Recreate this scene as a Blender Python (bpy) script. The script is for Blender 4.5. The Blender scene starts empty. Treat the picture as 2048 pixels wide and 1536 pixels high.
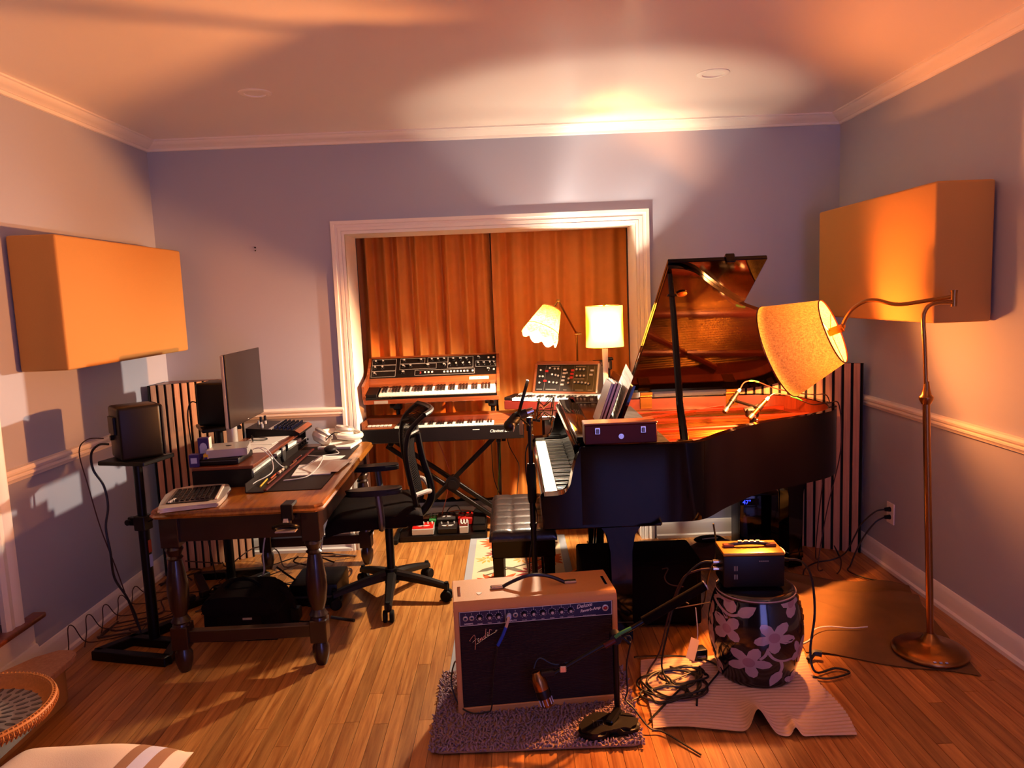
import bpy, bmesh, math, random
from mathutils import Vector, Matrix
random.seed(7)
C = bpy.context.scene.collection
PI = math.pi
S = bpy.context.scene
def lin(h):
    if not isinstance(h, str): return tuple(h)
    r = [int(h[i:i+2], 16)/255 for i in (0, 2, 4)]
    return tuple(c/12.92 if c <= .04045 else ((c+.055)/1.055)**2.4 for c in r)
# ---------------------------------------------------------------- camera
cam = bpy.data.cameras.new('camera'); co = bpy.data.objects.new('camera', cam); C.objects.link(co)
F_, PITCH, YAW, ROLL = 1495.75, .117431, -.001214, -.039942
cam.sensor_width = 36; cam.lens = F_/2048*36; cam.clip_start = .05
fw = Vector((math.sin(YAW)*math.cos(PITCH), math.cos(YAW)*math.cos(PITCH), -math.sin(PITCH)))
r0 = Vector((math.cos(YAW), -math.sin(YAW), 0)); u0 = r0.cross(fw)
rr = math.cos(ROLL)*r0+math.sin(ROLL)*u0; uu = -math.sin(ROLL)*r0+math.cos(ROLL)*u0
co.matrix_world = Matrix(((rr.x, uu.x, -fw.x, 0), (rr.y, uu.y, -fw.y, 0), (rr.z, uu.z, -fw.z, 1.61), (0, 0, 0, 1)))
S.camera = co
# ---------------------------------------------------------------- world, light, exposure
w = bpy.data.worlds.new('world'); S.world = w; w.use_nodes = True
w.node_tree.nodes['Background'].inputs[0].default_value = (.25, .32, .6, 1)
w.node_tree.nodes['Background'].inputs[1].default_value = .05
S.view_settings.view_transform = 'Standard'; S.view_settings.look = 'None'
S.view_settings.gamma = 1; S.view_settings.use_curve_mapping = False
S.view_settings.exposure = 0.25
S.cycles.use_denoising = True
S.cycles.sample_clamp_indirect = 6
S.cycles.max_bounces = 10; S.cycles.diffuse_bounces = 6; S.cycles.transmission_bounces = 6
WARM = (1, .35, .09); WARM2 = (1, .80, .58); COOL = (.33, .32, 1); FILL = (1, .56, .32)
P_TABLE, P_DESK, P_FLOOR, P_WIN = 60, 175, 390, 25
def bulb_light(name, loc, power, col, r=.03):
    l = bpy.data.lights.new(name, 'POINT'); l.energy = power; l.color = col; l.shadow_soft_size = r
    o = bpy.data.objects.new(name, l); C.objects.link(o); o.location = loc; return o
bulb_light('table_lamp_light', (.555, 4.42, 1.41), P_TABLE, WARM2, .014)
bulb_light('desk_lamp_light', (.184, 4.457, 1.388), P_DESK, WARM2, .03)
sl = bpy.data.lights.new('floor_lamp_light', 'SPOT'); sl.energy = P_FLOOR; sl.color = WARM; sl.shadow_soft_size = .03; sl.spot_size = math.radians(176); sl.spot_blend = .3
so = bpy.data.objects.new('floor_lamp_light', sl); C.objects.link(so); so.location = (1.284, 3.494, 1.312); so.rotation_euler = Vector((-.76, .51, -.36)).to_track_quat('-Z', 'Y').to_euler()
P_FILL = 22
for i, (lx, ly) in enumerate(((-1.7, .55), (1.7, .55))): bulb_light('added_fill_light_%d' % i, (lx, ly, 1.905), P_FILL, FILL, .03)  # warm fill added from two lamps out of view
al = bpy.data.lights.new('rear_window_daylight', 'AREA'); al.energy = P_WIN; al.color = COOL; al.shape = 'RECTANGLE'; al.size = 1.2; al.size_y = 1.9
ao = bpy.data.objects.new('rear_window_daylight', al); C.objects.link(ao); ao.location = (1.15, -1.54, 1.15); ao.rotation_euler = (PI/2, 0, 0)
# ---------------------------------------------------------------- materials
def nt(name):
    m = bpy.data.materials.new(name); m.use_nodes = True
    return m, m.node_tree.nodes, m.node_tree.links, m.node_tree.nodes['Principled BSDF']
def mat(name, col, rough=.5, metal=0, var=0, vscale=30, bump=0, bscale=200, spec=.5, coat=0, emit=None, estr=1, stretch=(1, 1, 1)):
    m, N, L, b = nt(name); c = lin(col)
    b.inputs['Base Color'].default_value = (*c, 1); b.inputs['Roughness'].default_value = rough
    b.inputs['Metallic'].default_value = metal; b.inputs['Specular IOR Level'].default_value = spec
    b.inputs['Coat Weight'].default_value = coat; b.inputs['Coat Roughness'].default_value = .05
    if emit is not None:
        b.inputs['Emission Color'].default_value = (*lin(emit), 1); b.inputs['Emission Strength'].default_value = estr
    tc = N.new('ShaderNodeTexCoord'); mp = N.new('ShaderNodeMapping'); mp.inputs['Scale'].default_value = stretch
    L.new(tc.outputs['Object'], mp.inputs['Vector'])
    n = N.new('ShaderNodeTexNoise'); n.inputs['Scale'].default_value = vscale; n.inputs['Detail'].default_value = 4
    L.new(mp.outputs[0], n.inputs['Vector'])
    if var:
        r = N.new('ShaderNodeMix'); r.data_type = 'RGBA'
        r.inputs[6].default_value = (*[max(0, x*(1-var)) for x in c], 1); r.inputs[7].default_value = (*[min(1, x*(1+var)) for x in c], 1)
        L.new(n.outputs['Fac'], r.inputs[0]); L.new(r.outputs[2], b.inputs['Base Color'])
    if bump:
        n2 = N.new('ShaderNodeTexNoise'); n2.inputs['Scale'].default_value = bscale; L.new(mp.outputs[0], n2.inputs['Vector'])
        bp = N.new('ShaderNodeBump'); bp.inputs['Strength'].default_value = bump; bp.inputs['Distance'].default_value = .002
        L.new(n2.outputs['Fac'], bp.inputs['Height']); L.new(bp.outputs[0], b.inputs['Normal'])
    return m
def wood(name, c1, c2, stretch, rough=.35, scale=6, world=False, rnd=0, coat=0, spec=.5):
    m, N, L, b = nt(name)
    tc = N.new('ShaderNodeTexCoord'); geo = N.new('ShaderNodeNewGeometry'); oi = N.new('ShaderNodeObjectInfo')
    mp = N.new('ShaderNodeMapping'); mp.inputs['Scale'].default_value = stretch
    L.new(geo.outputs['Position'] if world else tc.outputs['Object'], mp.inputs['Vector'])
    ad = N.new('ShaderNodeVectorMath'); ad.operation = 'ADD'
    sc = N.new('ShaderNodeVectorMath'); sc.operation = 'SCALE'; sc.inputs[0].default_value = (7, 13, 5); L.new(oi.outputs['Random'], sc.inputs['Scale'])
    L.new(mp.outputs[0], ad.inputs[0]); L.new(sc.outputs[0], ad.inputs[1])
    n = N.new('ShaderNodeTexNoise'); n.inputs['Scale'].default_value = scale; n.inputs['Detail'].default_value = 6; n.inputs['Roughness'].default_value = .65; n.inputs['Distortion'].default_value = .6
    L.new(ad.outputs[0], n.inputs['Vector'])
    r = N.new('ShaderNodeValToRGB'); r.color_ramp.elements[0].position = .3; r.color_ramp.elements[1].position = .72
    r.color_ramp.elements[0].color = (*lin(c1), 1); r.color_ramp.elements[1].color = (*lin(c2), 1)
    L.new(n.outputs['Fac'], r.inputs[0])
    out = r.outputs[0]
    if rnd:
        h = N.new('ShaderNodeHueSaturation'); mr = N.new('ShaderNodeMapRange')
        mr.inputs[3].default_value = 1-rnd; mr.inputs[4].default_value = 1+rnd
        L.new(oi.outputs['Random'], mr.inputs[0]); L.new(mr.outputs[0], h.inputs['Value']); L.new(out, h.inputs['Color']); out = h.outputs[0]
    L.new(out, b.inputs['Base Color']); b.inputs['Roughness'].default_value = rough; b.inputs['Coat Weight'].default_value = coat
    b.inputs['Coat Roughness'].default_value = .1; b.inputs['Specular IOR Level'].default_value = spec
    bp = N.new('ShaderNodeBump'); bp.inputs['Strength'].default_value = .12; bp.inputs['Distance'].default_value = .002
    L.new(n.outputs['Fac'], bp.inputs['Height']); L.new(bp.outputs[0], b.inputs['Normal'])
    return m
def shade_mat(name, col, trans=.55, weave=260, tint=None, dark=.75):
    m, N, L, b = nt(name); c = lin(col); tint = lin(tint) if tint else c
    tc = N.new('ShaderNodeTexCoord'); mp = N.new('ShaderNodeMapping'); mp.inputs['Scale'].default_value = (1, 1, .25); L.new(tc.outputs['Object'], mp.inputs[0])
    n = N.new('ShaderNodeTexNoise'); n.inputs['Scale'].default_value = weave; L.new(mp.outputs[0], n.inputs['Vector'])
    mp2 = N.new('ShaderNodeMapping'); mp2.inputs['Scale'].default_value = (.25, .25, 1.2); L.new(tc.outputs['Object'], mp2.inputs[0])
    n2 = N.new('ShaderNodeTexNoise'); n2.inputs['Scale'].default_value = weave; L.new(mp2.outputs[0], n2.inputs['Vector'])
    ad = N.new('ShaderNodeMath'); ad.operation = 'MULTIPLY'; L.new(n.outputs['Fac'], ad.inputs[0]); L.new(n2.outputs['Fac'], ad.inputs[1])
    mr = N.new('ShaderNodeMapRange'); mr.inputs[1].default_value = .15; mr.inputs[2].default_value = .36; mr.inputs[3].default_value = dark; mr.inputs[4].default_value = 1; L.new(ad.outputs[0], mr.inputs[0])
    def tinted(cc):
        v = N.new('ShaderNodeVectorMath'); v.operation = 'SCALE'; v.inputs[0].default_value = cc; L.new(mr.outputs[0], v.inputs['Scale']); return v.outputs[0]
    d = N.new('ShaderNodeBsdfDiffuse'); t = N.new('ShaderNodeBsdfTranslucent'); x = N.new('ShaderNodeMixShader'); x.inputs[0].default_value = trans
    L.new(tinted(c), d.inputs[0]); L.new(tinted(tint), t.inputs[0]); L.new(d.outputs[0], x.inputs[1]); L.new(t.outputs[0], x.inputs[2])
    L.new(x.outputs[0], N['Material Output'].inputs[0]); N.remove(b)
    return m
M = dict(
    rearwall=mat('dark_unseen_wall', '3c2a2a', .7),  # unseen front wall, coloured dark to weaken reflections and bounce light
    wall=mat('blue_grey_wall_paint', 'a8acbe', .55, bump=.03, bscale=300),
    white=mat('white_trim_paint', 'efe9e0', .4, bump=.02, bscale=120),
    ceil=mat('ceiling_paint', 'ece2d8', .22, spec=.45, bump=.05, bscale=5),
    floor=wood('oak_floor', '85491c', 'c78a48', (16, .9, 1), .33, 3, True, .26),
    curtain=mat('rust_curtain', 'dc8430', .75, var=.12, vscale=14, bump=.15, bscale=500),
    panel=mat('tan_panel_fabric', 'b88444', .9, var=.05, vscale=300, bump=.2, bscale=700),
    slat=wood('slat_wood', 'a8785a', 'cf9c78', (20, 20, .8), .45, 4, False, .12),
    felt=mat('black_felt', '0c0a0b', .95),
    desk=wood('desk_wood', '703a0c', 'a8681e', (8, .8, 8), .28, 5, coat=.3),
    darkwood=mat('dark_stained_wood', '28130d', .3, var=.2, vscale=12, coat=.3),
    black=mat('black_plastic', '0c0504', .42, spec=.3), blackm=mat('black_metal', '0a0504', .35, .1, spec=.3),
    gloss=mat('piano_lacquer', '040101', .07, spec=.3),
    rubber=mat('black_rubber', '080403', .7, spec=.2), leather=mat('black_leather', '1b1210', .3, bump=.4, bscale=90, coat=.2),
    fabric=mat('black_fabric', '120706', .9, spec=.15, bump=.2, bscale=400),
    grey=mat('grey_metal', '6d6a68', .35, .8), chrome=mat('chrome', 'd0ccc8', .15, 1), silver=mat('silver_plastic', 'b9b2aa', .35, .3),
    brass=mat('brass', 'b78238', .25, 1), bronze=mat('brushed_bronze', '9a6b3d', .28, 1, var=.1, vscale=60, stretch=(1, 1, 12)), gold=mat('gold_plate_paint', '5a1804', .32, .2),
    sound=wood('spruce_soundboard', '421205', '5e2009', (1.2, 14, 1), .35, 6),
    mahog=wood('mahogany', '5b2512', '8a4322', (1, 14, 14), .3, 4, coat=.3), walnut=wood('walnut', '683014', '8f4a22', (1, 16, 16), .35, 4),
    redcase=mat('red_brown_case', '4e130c', .5, spec=.25, var=.1, vscale=9),
    ivory=mat('ivory_key', 'e6ddc9', .25), ebony=mat('ebony_key', '0a0808', .25), paper=mat('white_paper', 'e6e0d6', .8),
    cream=mat('cream_plastic', 'e3d8c6', .4), ink=mat('white_print', 'd8d4cc', .6), dim=mat('grey_print', '8c857d', .6),
    tolex=mat('blonde_tolex', 'c4884a', .6, var=.06, vscale=200, bump=.35, bscale=500),
    grille=mat('oxblood_grille', '240706', .85, var=.3, vscale=300), navy=mat('navy_panel', '0c0f38', .35),
    red=mat('red_enamel', 'b3170f', .35), redled=mat('red_display', '300000', .4, emit='ff2010', estr=2.5), blueled=mat('blue_display', '000018', .4, emit='2838ff', estr=3),
    blue=mat('blue_cable', '1440b8', .4), green=mat('green_tape', '2f7a3a', .5), orangec=mat('orange_cable', 'c0501c', .5), whitec=mat('white_cable', 'cfc8c0', .5), cable=mat('black_cable', '0d0909', .5), brownc=mat('brown_cable', '3a1a10', .55),
    shag=mat('mauve_shag', '8a7078', .95, var=.15, vscale=80), towel=mat('striped_cloth', 'c9a68c', .9, var=.08, vscale=60),
    olive=mat('olive_blanket', '6b4a22', .95, var=.3, vscale=7, bump=.3, bscale=120), dkblanket=mat('dark_blanket', '3a2118', .95, bump=.3, bscale=90),
    ceramic=mat('black_glaze', '120c12', .12, coat=.5), petal=mat('mauve_glaze', 'a88c90', .25, var=.1, vscale=40, coat=.3), petalc=mat('rose_glaze', '98707a', .25, coat=.3),
    ruggrey=mat('rug_border_grey', '8f8d90', .95, bump=.2, bscale=300), rugcream=mat('rug_ground_cream', 'c3ab8a', .95, var=.08, vscale=50, bump=.2, bscale=300),
    rugorange=mat('rug_orange', 'b04a18', .95, var=.2, vscale=40), rugred=mat('rug_red', '7c1a14', .95), rugolive=mat('rug_olive', '5c5340', .95), rugyellow=mat('rug_yellow', 'c98a34', .95),
    screen=mat('matte_screen', '120804', .22, spec=.35), yellow=mat('yellow_card', 'd8b024', .6), purple=mat('purple_card', '2b1c66', .6),
    wicker=mat('wicker', 'b47434', .6, var=.3, vscale=120), inlay=mat('grey_inlay', '8d8580', .4), inlayd=mat('dark_inlay', '4a4340', .4),
    cushion=mat('white_cushion', 'd8cfc4', .9, bump=.2, bscale=300), taupe=mat('taupe_stripe', '8a6a52', .9), bluest=mat('pale_blue_stripe', 'b4bfe0', .9),
    foam=mat('black_foam', '0e0504', .98, spec=.1, bump=.4, bscale=150), diy=mat('yellow_alloy', 'c08a3a', .3, .6), tag=mat('pale_tag', 'c8a58c', .6),
    glassy=mat('window_pane_glow', '101830', .2, emit='5a70d8', estr=.6), bulb=mat('lit_bulb', 'ffffff', .3, emit='ffd9a0', estr=30),
    drum=shade_mat('drum_shade_linen', 'e8c27a', .62, 200, 'e0a038', .92), scallop=shade_mat('scalloped_wicker_shade', 'dfa860', .34, 150, '8a5c22', .35), linen=shade_mat('burlap_shade', 'dcb878', .14, 330, 'a88848', .5),
    leadgrey=mat('dark_grey_plastic', '1f1614', .5, spec=.3), desert=mat('desk_mat', '1c0c07', .6, spec=.25),
)
# ---------------------------------------------------------------- geometry helpers
def V(*a): return Vector(a)
def spline(pts, n=6, closed=False):
    P = [Vector(p) for p in pts]
    if len(P) < 3: return P
    out = []; k = len(P); rng = range(k) if closed else range(k-1)
    for i in rng:
        if closed: a, b, c, d = P[(i-1) % k], P[i], P[(i+1) % k], P[(i+2) % k]
        else: a, b, c, d = P[max(i-1, 0)], P[i], P[i+1], P[min(i+2, k-1)]
        for j in range(n):
            t = j/n
            out.append(.5*((2*b)+(c-a)*t+(2*a-5*b+4*c-d)*t*t+(3*b-a-3*c+d)*t**3))
    if not closed: out.append(P[-1])
    return out
class G:
    def __init__(s): s.bm = bmesh.new(); s.m = 0
    def mark(s): s.m = len(s.bm.verts); return s
    def xf(s, mx):
        s.bm.verts.ensure_lookup_table()
        for v in s.bm.verts[s.m:]: v.co = mx @ v.co
        return s
    def face(s, pts):
        s.bm.faces.new([s.bm.verts.new(p) for p in pts]); return s
    def box(s, x0, x1, y0, y1, z0, z1, bev=0, seg=1, mx=None):
        vs = [s.bm.verts.new(p) for p in ((x0, y0, z0), (x1, y0, z0), (x1, y1, z0), (x0, y1, z0), (x0, y0, z1), (x1, y0, z1), (x1, y1, z1), (x0, y1, z1))]
        fs = [s.bm.faces.new([vs[i] for i in f]) for f in ((3, 2, 1, 0), (4, 5, 6, 7), (0, 1, 5, 4), (1, 2, 6, 5), (2, 3, 7, 6), (3, 0, 4, 7))]
        if mx:
            for v in vs: v.co = mx @ v.co
        if bev:
            es = list({e for f in fs for e in f.edges}); bmesh.ops.bevel(s.bm, geom=es, offset=bev, segments=seg, affect='EDGES', profile=.5)
        return s
    def beam(s, p, q, wx, wy=None, bev=0, up=(0, 0, 1)):
        p, q = Vector(p), Vector(q); wy = wy or wx; d = (q-p); l = d.length; d.normalize(); u = Vector(up)
        if abs(d.dot(u)) > .95: u = Vector((0, 1, 0))
        x = d.cross(u).normalized(); y = x.cross(d)
        mx = Matrix(((x.x, y.x, d.x, p.x), (x.y, y.y, d.y, p.y), (x.z, y.z, d.z, p.z), (0, 0, 0, 1)))
        return s.box(-wx/2, wx/2, -wy/2, wy/2, 0, l, bev, 1, mx)
    def ring(s, c, x, y, r, n): return [s.bm.verts.new(c+x*(r*math.cos(2*PI*i/n))+y*(r*math.sin(2*PI*i/n))) for i in range(n)]
    def bridge(s, a, b):
        n = len(a)
        for i in range(n): s.bm.faces.new((a[i], a[(i+1) % n], b[(i+1) % n], b[i]))
    def tube(s, pts, r, n=8, sm=0, closed=False, cap=True):
        P = spline(pts, sm, closed) if sm else [Vector(p) for p in pts]
        k = len(P); prev = None; rings = []
        for i in range(k):
            t = (P[(i+1) % k]-P[i-1]) if closed else (P[min(i+1, k-1)]-P[max(i-1, 0)])
            if t.length < 1e-9: t = Vector((0, 0, 1))
            t.normalize()
            if prev is None:
                u = Vector((0, 0, 1)) if abs(t.z) < .9 else Vector((1, 0, 0)); x = t.cross(u).normalized()
            else:
                x = prev-t*prev.dot(t); x = x.normalized() if x.length > 1e-6 else t.orthogonal().normalized()
            prev = x; y = t.cross(x); rad = r(i/(k-1)) if callable(r) else r
            rings.append(s.ring(P[i], x, y, max(rad, 1e-5), n))
        for a, b in zip(rings, rings[1:]): s.bridge(a, b)
        if closed: s.bridge(rings[-1], rings[0])
        elif cap: s.bm.faces.new(rings[0][::-1]); s.bm.faces.new(rings[-1])
        return s
    def cyl(s, p, q, r, r2=None, n=16):
        r2 = r if r2 is None else r2
        return s.tube([p, q], lambda t: r+(r2-r)*t, n)
    def lathe(s, prof, n=24, mx=None, cap=True):
        rings = []
        for (r, z) in prof: rings.append([s.bm.verts.new(V(max(r, 1e-5)*math.cos(2*PI*i/n), max(r, 1e-5)*math.sin(2*PI*i/n), z)) for i in range(n)])
        for a, b in zip(rings, rings[1:]): s.bridge(a, b)
        if cap: s.bm.faces.new(rings[0][::-1]); s.bm.faces.new(rings[-1])
        if mx:
            for R in rings:
                for v in R: v.co = mx @ v.co
        return s
    def prism(s, poly, ax, a, b, bev=0):
        def mk(p, h): return {'x': V(h, p[0], p[1]), 'y': V(p[0], h, p[1]), 'z': V(p[0], p[1], h)}[ax]
        A = [s.bm.verts.new(mk(p, a)) for p in poly]; B = [s.bm.verts.new(mk(p, b)) for p in poly]
        s.bridge(A, B); fs = [s.bm.faces.new(A[::-1]), s.bm.faces.new(B)]
        if bev:
            es = list({e for f in fs for e in f.edges}); bmesh.ops.bevel(s.bm, geom=es, offset=bev, segments=2, affect='EDGES')
        return s
    def strip(s, outer, inner, z0, z1):        # a closed wall between two outlines
        O0 = [s.bm.verts.new(V(p[0], p[1], z0)) for p in outer]; O1 = [s.bm.verts.new(V(p[0], p[1], z1)) for p in outer]
        I0 = [s.bm.verts.new(V(p[0], p[1], z0)) for p in inner]; I1 = [s.bm.verts.new(V(p[0], p[1], z1)) for p in inner]
        s.bridge(O0, O1); s.bridge(O1, I1); s.bridge(I1, I0); s.bridge(I0, O0); return s
    def sph(s, c, r, n=12, sc=(1, 1, 1)):
        r_ = bmesh.ops.create_uvsphere(s.bm, u_segments=n, v_segments=max(6, n//2+1), radius=r); mx = Matrix.Translation(c) @ Matrix.Diagonal((*sc, 1))
        for v in r_['verts']: v.co = mx @ v.co
        return s
    def grid(s, f, nu, nv, th=0):
        R = [[s.bm.verts.new(f(i/nu, j/nv)) for j in range(nv+1)] for i in range(nu+1)]
        for i in range(nu):
            for j in range(nv): s.bm.faces.new((R[i][j], R[i+1][j], R[i+1][j+1], R[i][j+1]))
        if th:
            T = [[s.bm.verts.new(f(i/nu, j/nv)-V(0, 0, th)) for j in range(nv+1)] for i in range(nu+1)]
            for i in range(nu):
                for j in range(nv): s.bm.faces.new((T[i][j+1], T[i+1][j+1], T[i+1][j], T[i][j]))
            for i in range(nu):
                s.bm.faces.new((R[i][0], T[i][0], T[i+1][0], R[i+1][0])); s.bm.faces.new((R[i+1][nv], T[i+1][nv], T[i][nv], R[i][nv]))
            for j in range(nv):
                s.bm.faces.new((R[0][j+1], T[0][j+1], T[0][j], R[0][j])); s.bm.faces.new((R[nu][j], T[nu][j], T[nu][j+1], R[nu][j+1]))
        return s
    def obj(s, name, m, parent=None, world=False, smooth=35):
        if world and parent is not None:
            inv = ROOT[parent.name].inverted()
            for v in s.bm.verts: v.co = inv @ v.co
        bmesh.ops.recalc_face_normals(s.bm, faces=s.bm.faces)
        me = bpy.data.meshes.new(name); s.bm.to_mesh(me); s.bm.free()
        me.materials.append(M[m] if isinstance(m, str) else m)
        if smooth:
            me.shade_smooth(); me.set_sharp_from_angle(angle=math.radians(smooth))
        o = bpy.data.objects.new(name, me); C.objects.link(o)
        if parent is not None: o.parent = parent; ROOT[o.name] = ROOT[parent.name]
        else: ROOT[o.name] = Matrix()
        return o
ROOT = {}
def thing(name, label, cat, loc=(0, 0, 0), rz=0, group=None):
    o = bpy.data.objects.new(name, None); C.objects.link(o); o.empty_display_size = .1
    o.location = loc; o.rotation_euler = (0, 0, rz); o['label'] = label; o['category'] = cat
    if group: o['group'] = group
    ROOT[o.name] = Matrix.Translation(loc) @ Matrix.Rotation(rz, 4, 'Z'); return o
def tag(o, label, cat, group=None):
    o['label'] = label; o['category'] = cat
    if group: o['group'] = group
    return o
def struct(o): o['kind'] = 'structure'; return o
def stuff(o): o['kind'] = 'stuff'; return o
def inst(src, parent, loc, rot=(0, 0, 0), sc=None, name=None):
    c = src.copy(); C.objects.link(c); c.parent = parent; c.location = loc; c.rotation_euler = rot
    if sc: c.scale = sc
    if name: c.name = name
    ROOT[c.name] = ROOT[parent.name]; return c
def proto(g, name, m, smooth=35):      # first copy of a repeated part, placed by the caller
    return g.obj(name, m, None, False, smooth)
def place_first(o, parent, loc, rot=(0, 0, 0), sc=None):
    o.parent = parent; o.location = loc; o.rotation_euler = rot
    if sc: o.scale = sc
    ROOT[o.name] = ROOT[parent.name]; return o
class Rep:
    def __init__(s, g, name, m, smooth=35): s.o = proto(g, name, m, smooth); s.used = False
    def at(s, parent, loc, rot=(0, 0, 0), sc=None):
        if not s.used: s.used = True; return place_first(s.o, parent, loc, rot, sc)
        c = inst(s.o, parent, loc, rot, (1, 1, 1)); c.scale = sc or (1, 1, 1); return c
def copy_tree(root, loc, rz, label, group=None):
    r = root.copy(); C.objects.link(r); r.location = loc; r.rotation_euler = (0, 0, rz); r['label'] = label
    if group: r['group'] = group
    ROOT[r.name] = Matrix.Translation(loc) @ Matrix.Rotation(rz, 4, 'Z')
    for ch in list(root.children):
        c = ch.copy(); C.objects.link(c); c.parent = r
        for g in list(ch.children):
            d = g.copy(); C.objects.link(d); d.parent = c
    return r
def text_mesh(body, size, ext=.0004, shear=0, bold=0, align='LEFT'):
    cu = bpy.data.curves.new('lettering', 'FONT'); cu.body = body; cu.size = size; cu.extrude = ext; cu.shear = shear; cu.offset = bold; cu.align_x = align; cu.resolution_u = 3
    ob = bpy.data.objects.new('lettering', cu); me = bpy.data.meshes.new_from_object(ob); bpy.data.objects.remove(ob); bpy.data.curves.remove(cu); return me
def text(parent, body, size, loc, rot, m='ink', name='lettering', **k):
    me = text_mesh(body, size, **k); me.materials.append(M[m]); o = bpy.data.objects.new(name, me); C.objects.link(o)
    o.parent = parent; o.location = loc; o.rotation_euler = rot; ROOT[o.name] = ROOT[parent.name]; return o
FRONT = (PI/2, 0, 0)
def cable(name, pts, r, m, label, group=None, sm=6, n=6, cat='cable'):
    return tag(G().tube(pts, r, n, sm).obj(name, m), label, cat, group)
# ---------------------------------------------------------------- setting
XL, XR, YB, ZC, YF = -2.196, 2.076, 4.748, 2.632, -1.6
DX0, DX1, DZ = -1.012, .803, 2.03     # doorway opening
floor_o = struct(G().box(XL-.2, XR+.2, YF-.2, 5.75, -.06, -.006).obj('floor', 'floor', smooth=0))
unit = Rep(G().box(-.5, .5, -.5, .5, -1, 0, .012), 'plank', 'floor', 0)
PW = .0575; row = 0; x = XL
while x < XR:
    pw = min(PW, XR-x); yend = 5.6 if (x > DX0 and x+pw < DX1) else YB
    y = 1.35+random.random()*.5
    while y < yend-.01:
        l = random.uniform(.95, 2.0)
        if yend-(y+l) < .45: l = yend-y
        o = unit.at(floor_o, (x+pw/2, y+l/2, 0), sc=(pw-.0016, l-.002, .006+random.random()*.0006)); y += l
    x += PW
struct(G().box(XL-.2, XR+.2, YF-.2, 5.75, ZC, ZC+.1).obj('ceiling', 'ceil', smooth=0))
WY0, WY1 = 1.6, 3.03        # low window opening in the left wall
g = G(); g.box(XL-.12, XL, WY1+.07, YB+.1, 0, ZC).box(XL-.12, XL, YF, WY0, 0, ZC).box(XL-.12, XL, WY0, WY1+.07, 0, .25).box(XL-.12, XL, WY0, WY1+.07, 2.1, ZC)
struct(g.obj('wall_left', 'wall', smooth=0))
struct(G().box(XR, XR+.12, YF, YB+.1, 0, ZC).obj('wall_right', 'wall', smooth=0))
g = G().box(XL-.12, DX0-.015, YB, 5.06, 0, ZC).box(DX1+.015, XR+.12, YB, 5.06, 0, ZC).box(DX0-.015, DX1+.015, YB, 5.06, DZ+.015, ZC)
struct(g.obj('wall_back', 'wall', smooth=0))
g = G().box(-1.45, 1.25, 5.56, 5.7, 0, ZC).box(-1.45, -1.32, 5.06, 5.6, 0, ZC).box(1.12, 1.25, 5.06, 5.6, 0, ZC)
struct(g.obj('wall_alcove', 'wall', smooth=0))
g = G().box(XL-.12, .5, YF-.1, YF, 0, ZC).box(1.8, XR+.12, YF-.1, YF, 0, ZC).box(.5, 1.8, YF-.1, YF, 0, .15).box(.5, 1.8, YF-.1, YF, 2.15, ZC)
struct(g.obj('wall_front', 'rearwall', smooth=0))
w2 = struct(G().box(.5, 1.8, YF-.08, YF-.06, .15, 2.15).obj('window_2', 'glassy', smooth=0))
g = G().box(.45, .55, YF-.02, YF+.02, .1, 2.2).box(1.75, 1.85, YF-.02, YF+.02, .1, 2.2).box(.45, 1.85, YF-.02, YF+.02, 2.1, 2.2).box(.45, 1.85, YF-.02, YF+.03, .08, .18).box(1.13, 1.17, YF-.04, YF-.01, .18, 2.1)
g.obj('window_frame', 'white', w2, smooth=0)
# crown, chair rail, baseboards
def moulding(prof, wall, a, b):
    g = G()
    if wall == 'left': g.prism([(XL+d, z) for d, z in prof], 'y', a, b)
    if wall == 'right': g.prism([(XR-d, z) for d, z in prof], 'y', a, b)
    if wall == 'back': g.prism([(YB-d, z) for d, z in prof], 'x', a, b)
    return g
crown = [(0, ZC), (.088, ZC), (.088, ZC-.012), (.078, ZC-.016), (.072, ZC-.03), (.05, ZC-.046), (.03, ZC-.056), (.026, ZC-.062), (.018, ZC-.062), (.016, ZC-.072), (.012, ZC-.082), (0, ZC-.084)]
crown = [(d*1.0, ZC-(ZC-z)*.68) for d, z in crown]
rail = [(0, .888), (.012, .888), (.016, .9), (.024, .906), (.024, .914), (.018, .918), (.03, .928), (.032, .938), (.024, .948), (0, .95)]
base = [(0, 0), (.028, 0), (.028, .018), (.016, .026), (.016, .09), (.012, .1), (.006, .112), (0, .114)]
for i, (n, pr, wl, a, b) in enumerate([('trim_1', crown, 'left', YF, YB), ('trim_2', crown, 'right', YF, YB), ('trim_3', crown, 'back', XL, XR),
        ('trim_4', rail, 'left', 3.12, YB), ('trim_5', rail, 'right', YF, YB), ('trim_6', rail, 'back', XL, -1.088), ('trim_7', rail, 'back', .90, XR)]):
    struct(moulding(pr, wl, a, b).obj(n, 'white'))
struct(moulding(base, 'left', 3.2, YB).obj('baseboard_left', 'white')); struct(moulding(base, 'right', YF, YB).obj('baseboard_right', 'white'))
bb = struct(moulding(base, 'back', XL, -1.09).obj('baseboard_back', 'white')); moulding(base, 'back', .90, XR).obj('board', 'white', bb)
struct(G().prism([(5.56-d, z) for d, z in base], 'x', -1.32, 1.12).obj('baseboard_alcove', 'white'))
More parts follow.
